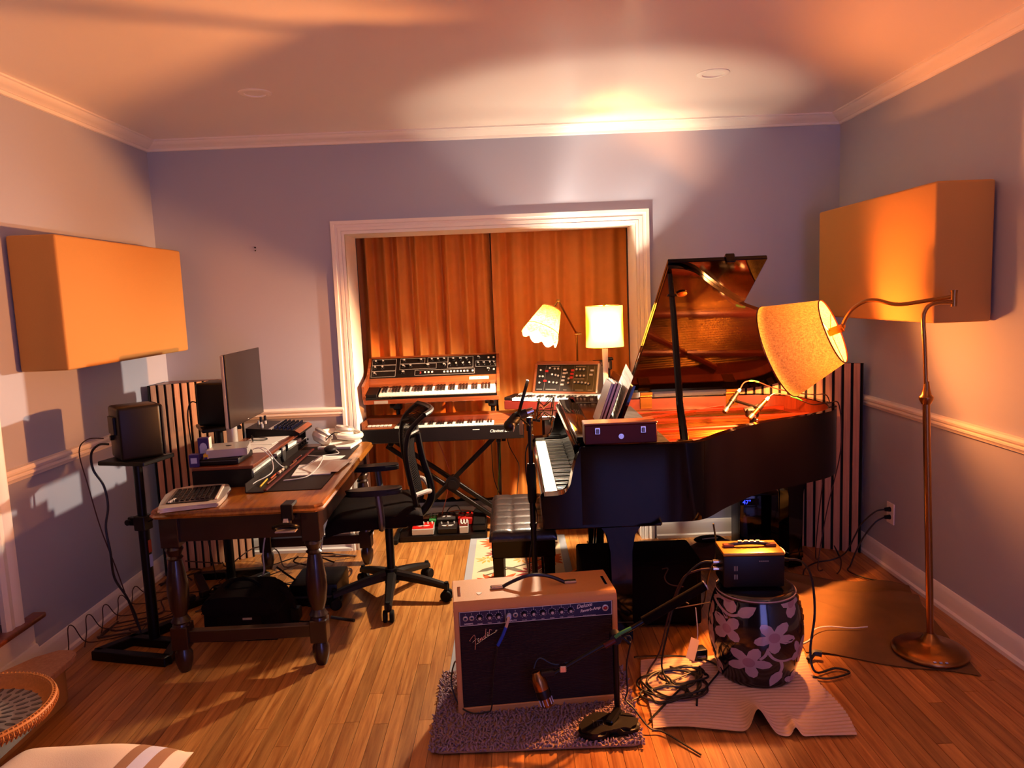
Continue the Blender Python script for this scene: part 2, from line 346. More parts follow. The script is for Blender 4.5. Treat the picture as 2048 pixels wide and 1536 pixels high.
# doorway casing: stepped profile around the opening, and its jamb
prof = [(0, 0), (0, .013), (.018, .014), (.022, .02), (.04, .02), (.044, .016), (.058, .017), (.062, .025), (.082, .025), (.082, 0)]
g = G(); rings = []
for (px, pz, sx, sz) in ((DX0, 0, -1, 0), (DX0, DZ, -1, 1), (DX1, DZ, 1, 1), (DX1, 0, 1, 0)):
    rings.append([g.bm.verts.new(V(px+sx*d, YB-h, pz+sz*d)) for d, h in prof])
for a, b in zip(rings, rings[1:]): g.bridge(a, b)
cas = struct(g.obj('trim_8', 'white', smooth=30))
g = G().box(DX0-.015, DX0, YB-.02, 5.07, 0, DZ).box(DX1, DX1+.015, YB-.02, 5.07, 0, DZ).box(DX0-.015, DX1+.015, YB-.02, 5.07, DZ, DZ+.015)
g.obj('jamb', 'white', cas, smooth=0)
# left low window
w1 = struct(G().box(XL-.09, XL-.07, WY0, WY1+.07, .28, 2.1).obj('window_1', mat('dark_window_pane', '14161c', .08), smooth=0))
g = G(); pr1 = [(3.02, 0), (3.02, .02), (3.04, .03), (3.07, .024), (3.09, .034), (3.115, .034), (3.115, 0)]
g.prism([(XL+h, y) for y, h in pr1], 'z', .282, 2.18).box(XL, XL+.034, WY0-.09, 3.115, 2.09, 2.18).box(XL, XL+.034, WY0-.09, WY0, .282, 2.18)
g.obj('window_casing', 'white', w1)
G().box(XL-.1, XL+.055, WY0-.15, 3.235, .258, .283, .008, 2).obj('window_sill', 'mahog', w1)
G().box(XL, XL+.02, WY0-.1, 3.19, .0, .258).obj('apron', 'white', w1, smooth=0)
g = G().prism([(XL+.02+d*1.3, z*1.35) for d, z in base], 'y', WY0-.1, 3.19); g.obj('skirting', 'white', w1)
# recessed lights
def downlight(x, y, label):
    t = thing('recessed_ceiling_light', label, 'ceiling light', (x, y, ZC), 0, 'recessed ceiling lights')
    G().lathe([(.052, 0), (.052, -.006), (.064, -.007), (.078, -.003), (.079, 0)], 32, cap=False).obj('trim_ring', 'white', t)
    G().lathe([(.001, -.001), (.051, -.001), (.052, -.004)], 32, cap=False).obj('diffuser', 'white', t)
downlight(-1.19, 3.76, 'round white recessed light, unlit, in the ceiling above the desk')
downlight(1.02, 3.74, 'round white recessed light, unlit, in the ceiling above the grand piano')
g = G().cyl((-1.575, YB, 1.972), (-1.575, YB-.008, 1.972), .005, n=8).cyl((-1.575, YB, 1.953), (-1.575, YB-.006, 1.953), .004, n=8)
tag(g.obj('wall_anchor', 'leadgrey'), 'tiny pair of screw anchors left in the bare back wall', 'hook')
# curtains
def curtain(name, x0, x1, amp, folds, label, seed, flat):
    rnd = random.Random(seed); ph = [rnd.uniform(0, 6.28) for _ in range(6)]
    def f(u, v):
        z = .15+v*2.1; a = amp*(1-flat*u); top = max(0, (v-.9)/.1)
        y = a*(math.sin(2*PI*folds*u+ph[0]+.5*math.sin(5*u+ph[1])+.25*math.sin(3*v+ph[2]))+.45*math.sin(2*PI*folds*1.7*u+ph[3]+.6*math.sin(2.4*v)))
        y = y*(1-.6*top)+top*.012*math.sin(2*PI*folds*3.1*u)*(1-.7*flat*u)+.004*math.sin(9*v+20*u)
        return V(x0+(x1-x0)*u+.01*math.sin(6*v+ph[4])*(1-v), 5.36+y, z)
    t = thing(name, label, 'curtain', ((x0+x1)/2, 5.36, 0), 0, 'rust curtains in the alcove')
    G().grid(f, 220, 60).obj('drape', 'curtain', t, True, 180)
    G().grid(lambda u, v: f(u, .93+v*.004)+V(0, -.004, 0), 220, 1).obj('heading_seam', 'curtain', t, True, 180)
curtain('curtain', -1.07, -.125, .032, 8, 'rust velvet curtain with deep folds behind the two stacked keyboards', 3, .1)
curtain('curtain', -.115, .84, .028, 7, 'rust velvet curtain hanging flatter behind the two lit table lamps', 9, .75)
cr = thing('curtain_rod', 'thin dark curtain rod hidden behind the head of the alcove opening', 'curtain rod', (0, 5.36, 2.27)); G().cyl((-1.3, 5.36, 2.27), (1.1, 5.36, 2.27), .012).obj('rod', 'blackm', cr, True)
# acoustic box panels
def acoustic(x0, x1, y0, y1, z0, z1, label, tilt=0):
    t = thing('acoustic_panel', label, 'acoustic panel', ((x0+x1)/2, (y0+y1)/2, z0))
    g = G(); g.box(x0, x1, y0, y1, z0, z1, .012, 3)
    bmesh.ops.subdivide_edges(g.bm, edges=g.bm.edges[:], cuts=2, use_grid_fill=True)
    g.obj('fabric_cover', 'panel', t, True)
    back = (x0 if x0 < 0 else x1); wallx = XL if x0 < 0 else XR
    G().box(min(back, wallx), max(back, wallx), y0+.12, y1-.12, z1-.1, z1-.06).obj('hanging_cleat', 'walnut', t, True)
acoustic(-2.186, -1.968, 3.315, 4.565, 1.358, 1.957, 'tan fabric acoustic box panel hung high on the left wall')
acoustic(1.81, 2.062, 3.21, 4.41, 1.42, 2.018, 'tan fabric acoustic box panel hung high on the right wall behind the bent floor lamp')
# slat panels across the corners
def slat_panel(a, b, h, n, label, corner=None):
    a, b = Vector((*a, 0)), Vector((*b, 0)); d = b-a; L = d.length; rz = math.atan2(d.y, d.x)
    t = thing('slat_panel', label, 'wall panel', (a.x, a.y, 0), rz)
    G().box(0, L, .0, .012, 0, h).obj('felt_backing', 'felt', t, smooth=0)
    p = L/n; sl = Rep(G().box(0, p*.70, -.014, 0, 0, h, .002), 'slat', 'slat', 0)
    for i in range(n): sl.at(t, (p*(i+.12), 0, 0))
    es = Rep(G().box(-.006, 0, -.014, .012, 0, h), 'edge_strip', 'felt', 0); es.at(t, (0, 0, 0)); es.at(t, (L+.006, 0, 0))
    if corner:
        c = Vector((*corner, 0)); R = Matrix.Rotation(-rz, 4, 'Z'); q = R @ (c-a)
        G().prism([(0, .012), (L, .012), (q.x, q.y)], 'z', h-.025, h-.003).obj('top_board', 'walnut', t, smooth=0)
slat_panel((-2.155, 4.40), (-1.725, 4.69), 1.165, 12, 'vertical wood slat panel standing across the corner behind the desk', (-2.155, 4.69))
slat_panel((1.42, 4.68), (2.035, 4.325), 1.14, 14, 'vertical wood slat panel standing across the corner behind the piano tail')
# ---------------------------------------------------------------- keyboards helper
def keys(parent, n, x0, w, yf, depth, z, first='C', wm=None, bm_=None, slope=0):
    """white keys run along +x from x0, front edge at yf (toward -y), top z"""
    pat = {'C': [1, 1, 0, 1, 1, 1, 0], 'A': [1, 0, 1, 1, 0, 1, 1], 'F': [1, 1, 1, 0, 1, 1, 0]}[first]
    wk = wm or Rep(G().box(-w/2+.0006, w/2-.0006, 0, depth, -.018, 0, .0012), 'white_key', 'ivory', 0)
    bk = bm_ or Rep(G().box(-w*.27, w*.27, 0, depth*.63, -.004, .011, .0015), 'black_key', 'ebony', 0)
    for i in range(n):
        wk.at(parent, (x0+w*(i+.5), yf, z))
        if pat[i % 7] and i < n-1: bk.at(parent, (x0+w*(i+1), yf+depth*.37, z))
# ---------------------------------------------------------------- keyboard stand (X stand with upper tier)
t = thing('keyboard_stand', 'black double braced X keyboard stand with upper tier in front of the curtain', 'stand', (-.48, 4.97, 0))
Y0, Y1 = 4.87, 5.07
for sgn in (1, -1):
    g = G()
    for off in ((-.03, .03) if sgn < 0 else (0,)):
        yy = 4.955 if sgn > 0 else 4.985
        x0, x1 = (-.86, -.12) if sgn > 0 else (-.88, -.02)
        if sgn > 0: g.beam((-.80, yy, .04), (-.13, yy, .68), .035, .03, .004)
        else: g.beam((-.87, yy, .67+off*1.2), (-.05, yy, .06+off*1.2), .026, .03, .004)
    g.obj('brace', 'blackm', t, True)
G().cyl((-.435, 4.93, .365), (-.435, 5.01, .365), .05, n=12).cyl((-.435, 4.915, .365), (-.435, 4.93, .365), .03, n=10).obj('hub', 'black', t, True)
for xx in (-.82, -.11):
    G().beam((xx, 4.84, .667), (xx, 5.12, .667), .03, .022, .004).obj('rest_bar', 'blackm', t, True)
for xx in (-.82, -.08):
    G().beam((xx, 4.80, .02), (xx, 5.14, .02), .035, .035, .006).obj('foot_bar', 'rubber', t, True)
for xx in (-.80, -.145):
    u = G().cyl((xx, 5.12, .66), (xx, 5.12, .94), .014).obj('tier_post', 'blackm', t, True)
    G().box(xx-.03, xx+.03, 5.09, 5.15, .86, .93, .008).cyl((xx-.05, 5.1, .9), (xx-.03, 5.1, .9), .018, n=10).cyl((xx-.01, 5.085, .91), (xx-.01, 5.06, .91), .03, n=12).obj('clamp', 'black', u, True)
    G().beam((xx, 5.15, .945), (xx, 4.87, .915), .03, .02, .004).obj('tier_arm', 'blackm', u, True)
# lower keyboard (electric clavichord)
t = thing('electric_clavichord', 'wooden electric keyboard with dark front lowest on the X stand', 'keyboard', (-.475, 4.82, .682))
G().box(-.525, .535, 0, .012, 0, .095, .004).obj('front_panel', 'black', t)
G().box(-.525, .535, .012, .29, .0, .02).box(-.525, -.51, .012, .29, .02, .14).box(.52, .535, .012, .29, .02, .12).obj('case', 'walnut', t)
G().box(-.525, -.315, .014, .16, .02, .1, .003).obj('key_block', 'walnut', t); G().box(.34, .50, .014, .16, .02, .1, .003).obj('key_block', 'walnut', t)
G().box(-.525, .535, .16, .29, .02, .145, .004).obj('lid', 'walnut', t)
g = G()
for i in range(6): g.box(-.50+i*.027, -.478+i*.027, .07, .11, .1, .108, .002)
g.obj('tablet_switch', 'cream', t)
keys(t, 35, -.312, .0186, .008, .14, .103, 'F')
G().box(.505, .53, -.004, .14, .02, .125, .004).obj('end_cheek', 'darkwood', t)
text(t, '.......', .03, (.20, -.0006, .068), FRONT, bold=.0006, name='maker_lettering')
text(t, 'Clavinet D6', .027, (.31, -.0006, .047), FRONT, shear=.3, name='model_lettering')
for xx in (-.35, .40): G().cyl((xx, .04, 0), (xx, .04, -.02), .014, n=10).obj('foot', 'rubber', t)
# upper analogue synth
t = thing('analogue_synthesizer', 'walnut cased five octave synthesizer on the upper tier of the X stand', 'synthesizer', (-.535, 4.84, .938), 0)
Rt = Matrix.Rotation(math.radians(14), 4, 'X')       # tipped towards the player
def up(g): g.m = 0; return g.xf(Rt)
sh = up(G().box(-.445, .445, 0, .36, 0, .035, .004)).obj('base', 'mahog', t)
up(G().box(-.445, -.43, 0, .36, .03, .13)).obj('side_cheek', 'walnut', t); up(G().prism([(0, .035), (0, .06), (.12, .075), (.17, .105), (.36, .20), (.36, .035)], 'x', .428, .447)).obj('side_cheek', 'walnut', t)
up(G().prism([(0, .035), (0, .06), (.12, .075), (.17, .105), (.36, .20), (.36, .035)], 'x', -.447, -.428)).obj('side_cheek', 'walnut', t)
up(G().box(-.43, .43, 0, .012, .033, .05)).obj('key_slip', 'ebony', t)
up(G().box(-.43, -.355, .012, .16, .035, .066, .002)).obj('wheel_block', 'black', t)
up(G().prism([(.15, .06), (.15, .085), (.195, .11), (.20, .05)], 'x', -.43, .43)).obj('nameboard', 'walnut', t)
slo = math.atan2(.09, .165)
panel_M = Rt @ Matrix.Translation((0, .195, .112)) @ Matrix.Rotation(slo, 4, 'X')
g = G().box(-.428, .428, 0, .178, -.012, 0); g.m = 0; g.xf(panel_M).obj('control_panel', 'black', t, smooth=0)
g = G().box(-.43, .43, .179, .19, -.13, .006); g.m = 0; g.xf(panel_M).obj('back_board', 'walnut', t, smooth=0)
class PT:      # places instances on a tilted panel
    def __init__(s, parent, mx): s.p = parent; s.mx = mx; s.e = mx.to_euler()
    def at(s, rep, u, v, rz=0):
        e = (s.mx @ Matrix.Rotation(rz, 4, 'Z')).to_euler(); return rep.at(s.p, s.mx @ V(u, v, 0), e)
pp = PT(t, panel_M)
knob = Rep(G().lathe([(.0125, 0), (.0125, .003), (.0095, .005), (.0085, .015), (.007, .017)], 12), 'knob', 'ebony')
cap_ = Rep(G().lathe([(.0068, .0165), (.0062, .019), (.001, .0192)], 10, cap=False).box(-.001, .001, .003, .0125, .002, .018), 'knob_cap', 'silver')
def synth_knob(u, v, capped=True):
    pp.at(knob, u, v)
    if capped: pp.at(cap_, u, v, random.uniform(-2, 2))
for v, us in ((.145, (-.395, -.345)), (.09, (-.395, -.345)), (.035, (-.395,)), (.145, (-.20, -.085, -.012, .03, .072)), (.095, (-.205, -.155, -.04, .072)), (.04, (-.205,))):
    for u in us: synth_knob(u, v, v != .035 or True)
for u in (.135, .18, .225): synth_knob(u, .142)
for u in (.11, .155, .20, .245): synth_knob(u, .097)
for u in (.305, .345, .385, .418): synth_knob(min(u, .412), .095)
synth_knob(.305, .15); synth_knob(.37, .04)
btn = Rep(G().box(-.006, .006, -.006, .006, 0, .006, .001), 'button', 'cream', 0)
for i in range(9): pp.at(btn, .075+i*.0225+(.012 if i == 8 else 0), .035)
for i in range(3): pp.at(btn, -.055+i*.024, .037)
for u in (.375, .41): pp.at(btn, u, .15)
pp.at(btn, .41, .04)
g = G()
def lrect(u0, u1, v0, v1, w=.0022):
    for a in ((u0, u1, v0, v0+w), (u0, u1, v1-w, v1), (u0, u0+w, v0, v1), (u1-w, u1, v0, v1)): g.box(a[0], a[1], a[2], a[3], 0, .0006)
for r_ in ((-.42, -.255, .118, .17), (-.42, -.255, .064, .116), (-.42, -.255, .01, .062), (-.23, -.06, .122, .17), (-.23, .02, .07, .12), (-.042, .1, .124, .172), (.095, .27, .068, .17), (-.125, .28, .012, .06), (.287, .424, .07, .125)): lrect(*r_)
g.m = 0; g.xf(panel_M).obj('panel_lines', 'dim', t, smooth=0)
g = G().box(-.094, -.078, .025, .05, 0, .001); g.m = 0; g.xf(panel_M); g.obj('display', 'felt', t, smooth=0)
o = text(t, '3', .024, panel_M @ V(-.092, .028, .0015), panel_M.to_euler(), 'redled', 'display_digit')
nb = Rt @ Matrix.Translation((0, .15, .085)) @ Matrix.Rotation(math.atan2(.025, .045), 4, 'X')
g = G().box(.245, .375, .012, .036, .0, .002); g.m = 0; g.xf(nb).obj('badge', 'cream', t, smooth=0)
text(t, 'prophet-5', .021, nb @ V(.25, .019, .0025), nb.to_euler(), 'leadgrey', 'badge_lettering')
g = G().box(-.375, -.285, -.0015, 0, .005, .026); up(g).obj('front_badge', 'dim', t, smooth=0)
kt = G(); WK = Rep(up(G().box(-.0098, .0098, .012, .15, .038, .058, .0012)), 'white_key', 'ivory', 0); BK = Rep(up(G().box(-.0056, .0056, .062, .15, .052, .071, .0015)), 'black_key', 'ebony', 0)
pat = [1, 1, 0, 1, 1, 1, 0]
for i in range(36):
    WK.at(t, (-.345+.0213*(i+.5), 0, 0), sc=(1.06, 1, 1))
    if pat[i % 7] and i < 35: BK.at(t, (-.345+.0213*(i+1), 0, 0))
# ---------------------------------------------------------------- lamp table with second synth behind the piano
t = thing('console_table', 'narrow dark table behind the piano carrying the knobbed synthesizer and two lamps', 'table', (.445, 4.86, 0))
G().box(.17, .72, 4.60, 5.12, .83, .856, .004).obj('tabletop', 'darkwood', t, True)
for (xx, yy) in ((.21, 4.63), (.69, 4.63), (.21, 5.09), (.69, 5.09)): G().box(xx-.02, xx+.02, yy-.02, yy+.02, 0, .83).obj('leg', 'darkwood', t, True)
sy = thing('modular_synthesizer', 'knob covered synthesizer in wooden frame on dark keyboard beneath the scalloped lamp', 'synthesizer', (-.065, 4.95, .8565), math.radians(-22))
G().box(0, .76, 0, .24, 0, .06, .005).obj('keyboard_case', 'redcase', sy)
G().box(.0, .05, .005, .2, .06, .082, .004).obj('end_block', 'black', sy); G().box(.66, .76, .0, .22, .06, .075, .004).obj('end_block', 'black', sy)
keys(sy, 28, .06, .0205, -.004, .11, .078, 'C')
G().box(.06, .65, .106, .2, .06, .092, .004).obj('rail', 'silver', sy)
mm = Matrix.Translation((.16, .17, .10)) @ Matrix.Rotation(math.radians(66), 4, 'X')
g = G().box(0, .43, 0, .19, -.05, 0); g.m = 0; g.xf(mm).obj('control_panel', 'black', sy, smooth=0)
g = G().box(-.006, .44, .19, .215, -.06, .012, .003).box(-.006, .44, -.016, .0, -.06, .015, .003).box(-.014, 0, -.01, .2, -.06, .006); g.m = 0; g.xf(mm).obj('wooden_frame', 'walnut', sy)
g = G().box(.43, .445, -.01, .195, -.12, .02, .003); g.m = 0; g.xf(mm).obj('end_cheek', 'silver', sy)
pp2 = PT(sy, mm); kb = Rep(G().lathe([(.0105, 0), (.0105, .003), (.0078, .005), (.0072, .014), (.005, .0145)], 10), 'knob', 'leadgrey'); kc = Rep(G().lathe([(.0072, .0146), (.004, .0158), (.0001, .0158)], 10, cap=False), 'knob_cap', 'silver')
for u, v in [(.03, .15), (.028, .105), (.03, .06), (.05, .105), (.095, .165), (.13, .16), (.155, .16), (.115, .12), (.14, .115), (.16, .11), (.10, .065), (.13, .062), (.155, .06), (.22, .13), (.235, .09), (.235, .06), (.285, .155), (.31, .155), (.335, .155), (.29, .11), (.315, .11), (.34, .11), (.28, .065), (.305, .065), (.33, .063), (.355, .06), (.375, .055)]:
    pp2.at(kb, u, v); pp2.at(kc, u, v)
rk = Rep(G().box(-.011, .011, -.006, .006, 0, .006, .001), 'rocker_switch', 'ink', 0); rr_ = Rep(G().box(-.011, .011, -.007, .007, 0, .007, .001), 'rocker_switch', 'red', 0)
for u, v in [(.20, .155), (.198, .13), (.195, .105), (.193, .08), (.19, .05), (.39, .15), (.385, .12)]: pp2.at(rk, u, v)
for u, v in [(.255, .15), (.253, .125), (.251, .10), (.072, .145), (.066, .075)]: pp2.at(rr_, u, v)
g = G()
for u in (.062, .175, .265, .36, .405): g.box(u, u+.0012, .01, .185, 0, .0005)
for (u0, u1, v) in ((.01, .05, .015), (.075, .15, .015), (.20, .225, .012), (.285, .34, .012), (.37, .4, .012), (.27, .34, .09), (.275, .345, .178), (.1, .16, .178)): g.box(u0, u1, v, v+.004, 0, .0005)
g.m = 0; g.xf(mm).obj('panel_print', 'dim', sy, smooth=0)
# small black device
t = thing('black_camcorder', 'small black boxy device propped behind the tall lamp stem', 'device', (.62, 5.04, .8562))
G().box(-.04, .04, -.03, .03, 0, .235, .004).obj('stand_block', 'black', t); G().box(-.075, .05, -.05, .035, .235, .297, .006).obj('body', 'leadgrey', t)
G().box(-.075, -.02, -.053, -.049, .27, .285).box(.0, .03, -.056, -.05, .25, .285).obj('front_detail', 'silver', t, smooth=0); G().box(.01, .06, -.04, .02, .297, .315, .004).obj('grip', 'black', t)
# scalloped desk lamp
t = thing('scalloped_desk_lamp', 'brass arm desk lamp with glowing scalloped woven shade tipped to the left', 'lamp', (.443, 5.06, .8562))
G().lathe([(.001, 0), (.05, 0), (.075, .008), (.03, .02), (.012, .03)], 24).obj('base', 'brass', t)
G().tube([(.443, 5.06, .87), (.443, 5.06, 1.337)], .007, 10).obj('post', 'brass', t, True)
ar = G().cyl((.443, 5.06, 1.337), (.294, 4.55, 1.569), .0062, n=10).cyl((.294, 4.55, 1.569), (.255, 4.50, 1.52), .005, n=8).obj('arm', 'brass', t, True)
G().sph((.443, 5.06, 1.337), .014, 10).cyl((.427, 5.05, 1.337), (.474, 5.05, 1.337), .008, n=8).sph((.294, 4.55, 1.569), .012, 10).obj('joint', 'brass', ar, True)
ax = (V(.158, 4.44, 1.335)-V(.251, 4.50, 1.525)).normalized(); apex = V(.251, 4.50, 1.525)
zq = ax.to_track_quat('Z', 'Y').to_matrix().to_4x4(); sm_ = Matrix.Translation(apex) @ zq
def scal(u, v):
    a = 2*PI*u; e = .012*(abs(math.sin(4*a))-.3) if v > .8 else 0; k = max(0, (v-.8)/.2)
    r = .058+.05*min(1, v*1.1)+.004*k; return V(r*math.cos(a), r*math.sin(a), .19*v+.055*0+e*2.2*k)
g = G().grid(scal, 96, 20); bmesh.ops.remove_doubles(g.bm, verts=g.bm.verts, dist=1e-5); g.m = 0; g.xf(sm_).obj('lamp_shade', 'scallop', t, True, 180)
g = G()
for vv in (.02, .72): g.tube([scal(i/48, vv)*1.008 for i in range(48)], .0022, 6, closed=True)
g.m = 0; g.xf(sm_).obj('shade_rim', 'wicker', t, True)
g = G().cyl((0, 0, 0), (0, 0, .06), .016, n=12); g.tube([(-.06, 0, .004), (.06, 0, .004)], .002, 6); g.m = 0; g.xf(sm_).obj('socket', 'brass', t, True)
g = G().sph((0, 0, .09), .026, 14, (1, 1, 1.25)); g.m = 0; g.xf(sm_); g.obj('bulb', 'bulb', t, True, 180)
# drum table lamp
t = thing('drum_table_lamp', 'table lamp with bright cream drum shade beside the open piano lid', 'lamp', (.553, 4.42, .985))
G().lathe([(.001, 0), (.05, 0), (.05, .01), (.018, .025), (.013, .05), (.0155, .16), (.018, .30)], 20).obj('stem', 'cream', t)
g = G().grid(lambda u, v: V((.111-.003*v)*math.cos(2*PI*u), (.111-.003*v)*math.sin(2*PI*u), .302+.245*v), 64, 12); bmesh.ops.remove_doubles(g.bm, verts=g.bm.verts, dist=1e-5); g.obj('lamp_shade', 'drum', t, False, 180)
g = G()
for zz, r in ((.303, .111), (.546, .108)): g.tube([(r*math.cos(2*PI*i/48), r*math.sin(2*PI*i/48), zz) for i in range(48)], .002, 6, closed=True)
for k in range(3): g.tube([(.108*math.cos(k*2.1+.4), .108*math.sin(k*2.1+.4), .542), (0, 0, .542)], .0016, 6)
g.obj('shade_frame', 'brass', t); G().lathe([(.001, .537), (.006, .539), (.009, .549), (.004, .559), (.001, .561)], 12).obj('finial', 'brass', t)
G().tube([(.045*math.cos(a), 0, .45+.09*math.sin(a)) for a in [i*PI/10-PI/2 for i in range(21)]], .0018, 6).obj('harp', 'brass', t)
G().sph((.04, .0, .425), .028, 14, (1, 1, 1.3)).obj('bulb', 'bulb', t, False, 180); G().sph((-.04, 0, .425), .028, 14, (1, 1, 1.3)).obj('bulb', 'bulb', t, False, 180)
# ---------------------------------------------------------------- grand piano
PZ = .962
out = [(.275, 3.12), (.45, 3.115), (.66, 3.112), (.80, 3.135), (.95, 3.30), (1.15, 3.49), (1.40, 3.63), (1.60, 3.75), (1.70, 3.89), (1.735, 4.07), (1.70, 4.29), (1.60, 4.44), (1.45, 4.505), (1.25, 4.52)]
sp = [(p.x, p.y) for p in spline([(a, b, 0) for a, b in out], 5)]+[(.9, 4.52), (.6, 4.52), (.275, 4.52)]
def inset(poly, d):
    n = len(poly); area = sum(poly[i][0]*poly[(i+1) % n][1]-poly[(i+1) % n][0]*poly[i][1] for i in range(n)); s = 1 if area > 0 else -1; r = []
    for i in range(n):
        a, b, c = Vector(poly[i-1]), Vector(poly[i]), Vector(poly[(i+1) % n]); e1 = (b-a).normalized(); e2 = (c-b).normalized()
        n1 = Vector((-e1.y, e1.x))*s; n2 = Vector((-e2.y, e2.x))*s; m = (n1+n2).normalized(); r.append(tuple(b+m*d/max(.4, m.dot(n1))))
    return r
ins = inset(sp, .038)
pn = thing('grand_piano', 'black lacquered grand piano with its lid propped open', 'piano', (.95, 3.85, 0))
G().strip(sp, ins, .62, PZ).obj('rim', 'gloss', pn, True, 30)
G().strip(ins, inset(sp, .044), .84, PZ-.004).obj('inner_rim', 'sound', pn, True, 30)
G().prism(inset(sp, .02), 'z', .622, .64).obj('bottom_board', 'darkwood', pn, True, 30)
G().prism(inset(sp, .042), 'z', .80, .82).obj('soundboard', 'sound', pn, True, 0)
# cast plate: web ring with curved ends, struts, pin block
ring_o, ring_i = inset(sp, .045), inset(sp, .125)
G().strip(ring_o, ring_i, .865, .885).obj('plate_flange', 'gold', pn, True, 30)
G().box(.33, .60, 3.17, 4.47, .862, .893, .006, 2).obj('pin_block', 'gold', pn, True)
for (a, b, wd) in (((.58, 3.42), (1.05, 3.50), .05), ((.58, 3.72), (1.46, 3.80), .035), ((.58, 4.02), (1.62, 4.05), .035), ((.58, 4.28), (1.58, 4.33), .035), ((.58, 4.02), (1.25, 4.42), .03)):
    G().beam((*a, .895), (*b, .895), wd, .03, .006).obj('plate_strut', 'gold', pn, True)
G().prism([(p.x, p.y) for p in spline([(.62, 3.16, 0), (.80, 3.175, 0), (.90, 3.27, 0), (.98, 3.37, 0), (.90, 3.40, 0), (.80, 3.36, 0), (.62, 3.36, 0)], 4)], 'z', .878, .90, .004).obj('plate_web', 'gold', pn, True)
G().prism([(p.x, p.y) for p in spline([(1.28, 3.64, 0), (1.45, 3.70, 0), (1.58, 3.80, 0), (1.655, 3.95, 0), (1.60, 4.0, 0), (1.50, 3.86, 0), (1.28, 3.78, 0)], 4)], 'z', .878, .90, .004).obj('plate_web', 'gold', pn, True)
g = G()
for i in range(70):
    u = i/69; y0 = 3.22+u*1.2; x1 = .98+.62*min(1, u*1.5); y1 = y0+.05
    if u < .3: x1 = .80+u*1.2
    if u > .62: y1 = y0-.08*(u-.62)-.02; x1 = 1.62-.3*(u-.62)
    z = .905 if u > .62 else .898
    g.tube([(.50, y0, z), (x1, y1, z-.01)], .0009, 4, cap=False)
stuff(g.obj('strings', 'brass', pn, True, 0))
g = G()
for i in range(70):
    for k in range(3): g.cyl((.37+.035*k+.012*(i % 2), 3.22+i*.0174, .89), (.37+.035*k+.012*(i % 2), 3.22+i*.0174, .912), .003, n=5)
stuff(g.obj('tuning_pins', 'grey', pn, True, 0))
g = G()
for i in range(60): g.box(.60, .70, 3.24+i*.02, 3.25+i*.02, .90, .925)
stuff(g.obj('dampers', 'felt', pn, True, 0))
# keybed, arms, keys
G().box(.105, .62, 3.125, 4.515, .60, .66, .006).obj('keybed', 'gloss', pn, True)
arm = [(.105, .62), (.100, .735), (.115, .752), (.19, .757), (.225, .785), (.245, .86), (.275, PZ), (.42, PZ), (.42, .62)]
arm = [arm[0], arm[1]]+[(p.x, p.y) for p in spline([(.115, .752, 0), (.19, .757, 0), (.222, .782, 0), (.245, .87, 0), (.275, PZ, 0)], 4)]+[(.34, PZ), (.34, .62)]
for y in (3.12, 4.44): G().prism(arm, 'y', y, y+.08, .003).obj('key_arm', 'gloss', pn, True, 30)
G().box(.104, .122, 3.2, 4.44, .64, .735, .004).obj('key_slip', 'gloss', pn, True)
kb_ = bpy.data.objects.new('keyboard', None); C.objects.link(kb_); kb_.parent = pn; ROOT[kb_.name] = ROOT[pn.name] @ Matrix.Rotation(-PI/2, 4, 'Z'); kb_.rotation_euler = (0, 0, -PI/2)
# in the rotated frame +x runs toward -y (bass far, treble near), +y runs toward +x
wk = Rep(G().box(-.0115, .0115, 0, .15, -.018, 0, .0012), 'white_key', 'ivory', 0); bk = Rep(G().box(-.0055, .0055, 0, .095, -.004, .012, .0015), 'black_key', 'ebony', 0)
kp = [1, 0, 1, 1, 0, 1, 1]
for i in range(52):
    wk.at(kb_, ((3.85-4.43)+.02346*(i+.5), .124-.95, .735))
    if kp[i % 7] and i < 51: bk.at(kb_, ((3.85-4.43)+.02346*(i+1), .179-.95, .735))
G().box(.276, .284, 3.205, 4.435, .737, .742).obj('key_felt', 'red', pn, True, 0)
fb = G().prism([(.278, .745), (.272, .80), (.262, .88), (.250, .945), (.256, .955), (.29, .955), (.30, .745)], 'y', 3.205, 4.435, .002).obj('fallboard', 'gloss', pn, True)
G().box(.268, .36, 3.22, 4.42, .955, .985, .006, 2).obj('music_shelf', 'gloss', pn, True)
lg = G().prism([(.48, .985), (.555, 1.175), (.567, 1.172), (.494, .985)], 'y', 3.43, 4.12, .003).obj('music_desk', 'gloss', pn, True)
G().box(.33, .64, 4.26, 4.5, .962, .985, .005).obj('side_ledge', 'gloss', pn, True); G().box(.36, .52, 3.38, 4.2, .962, .985, .004).obj('desk_rail', 'gloss', pn, True)
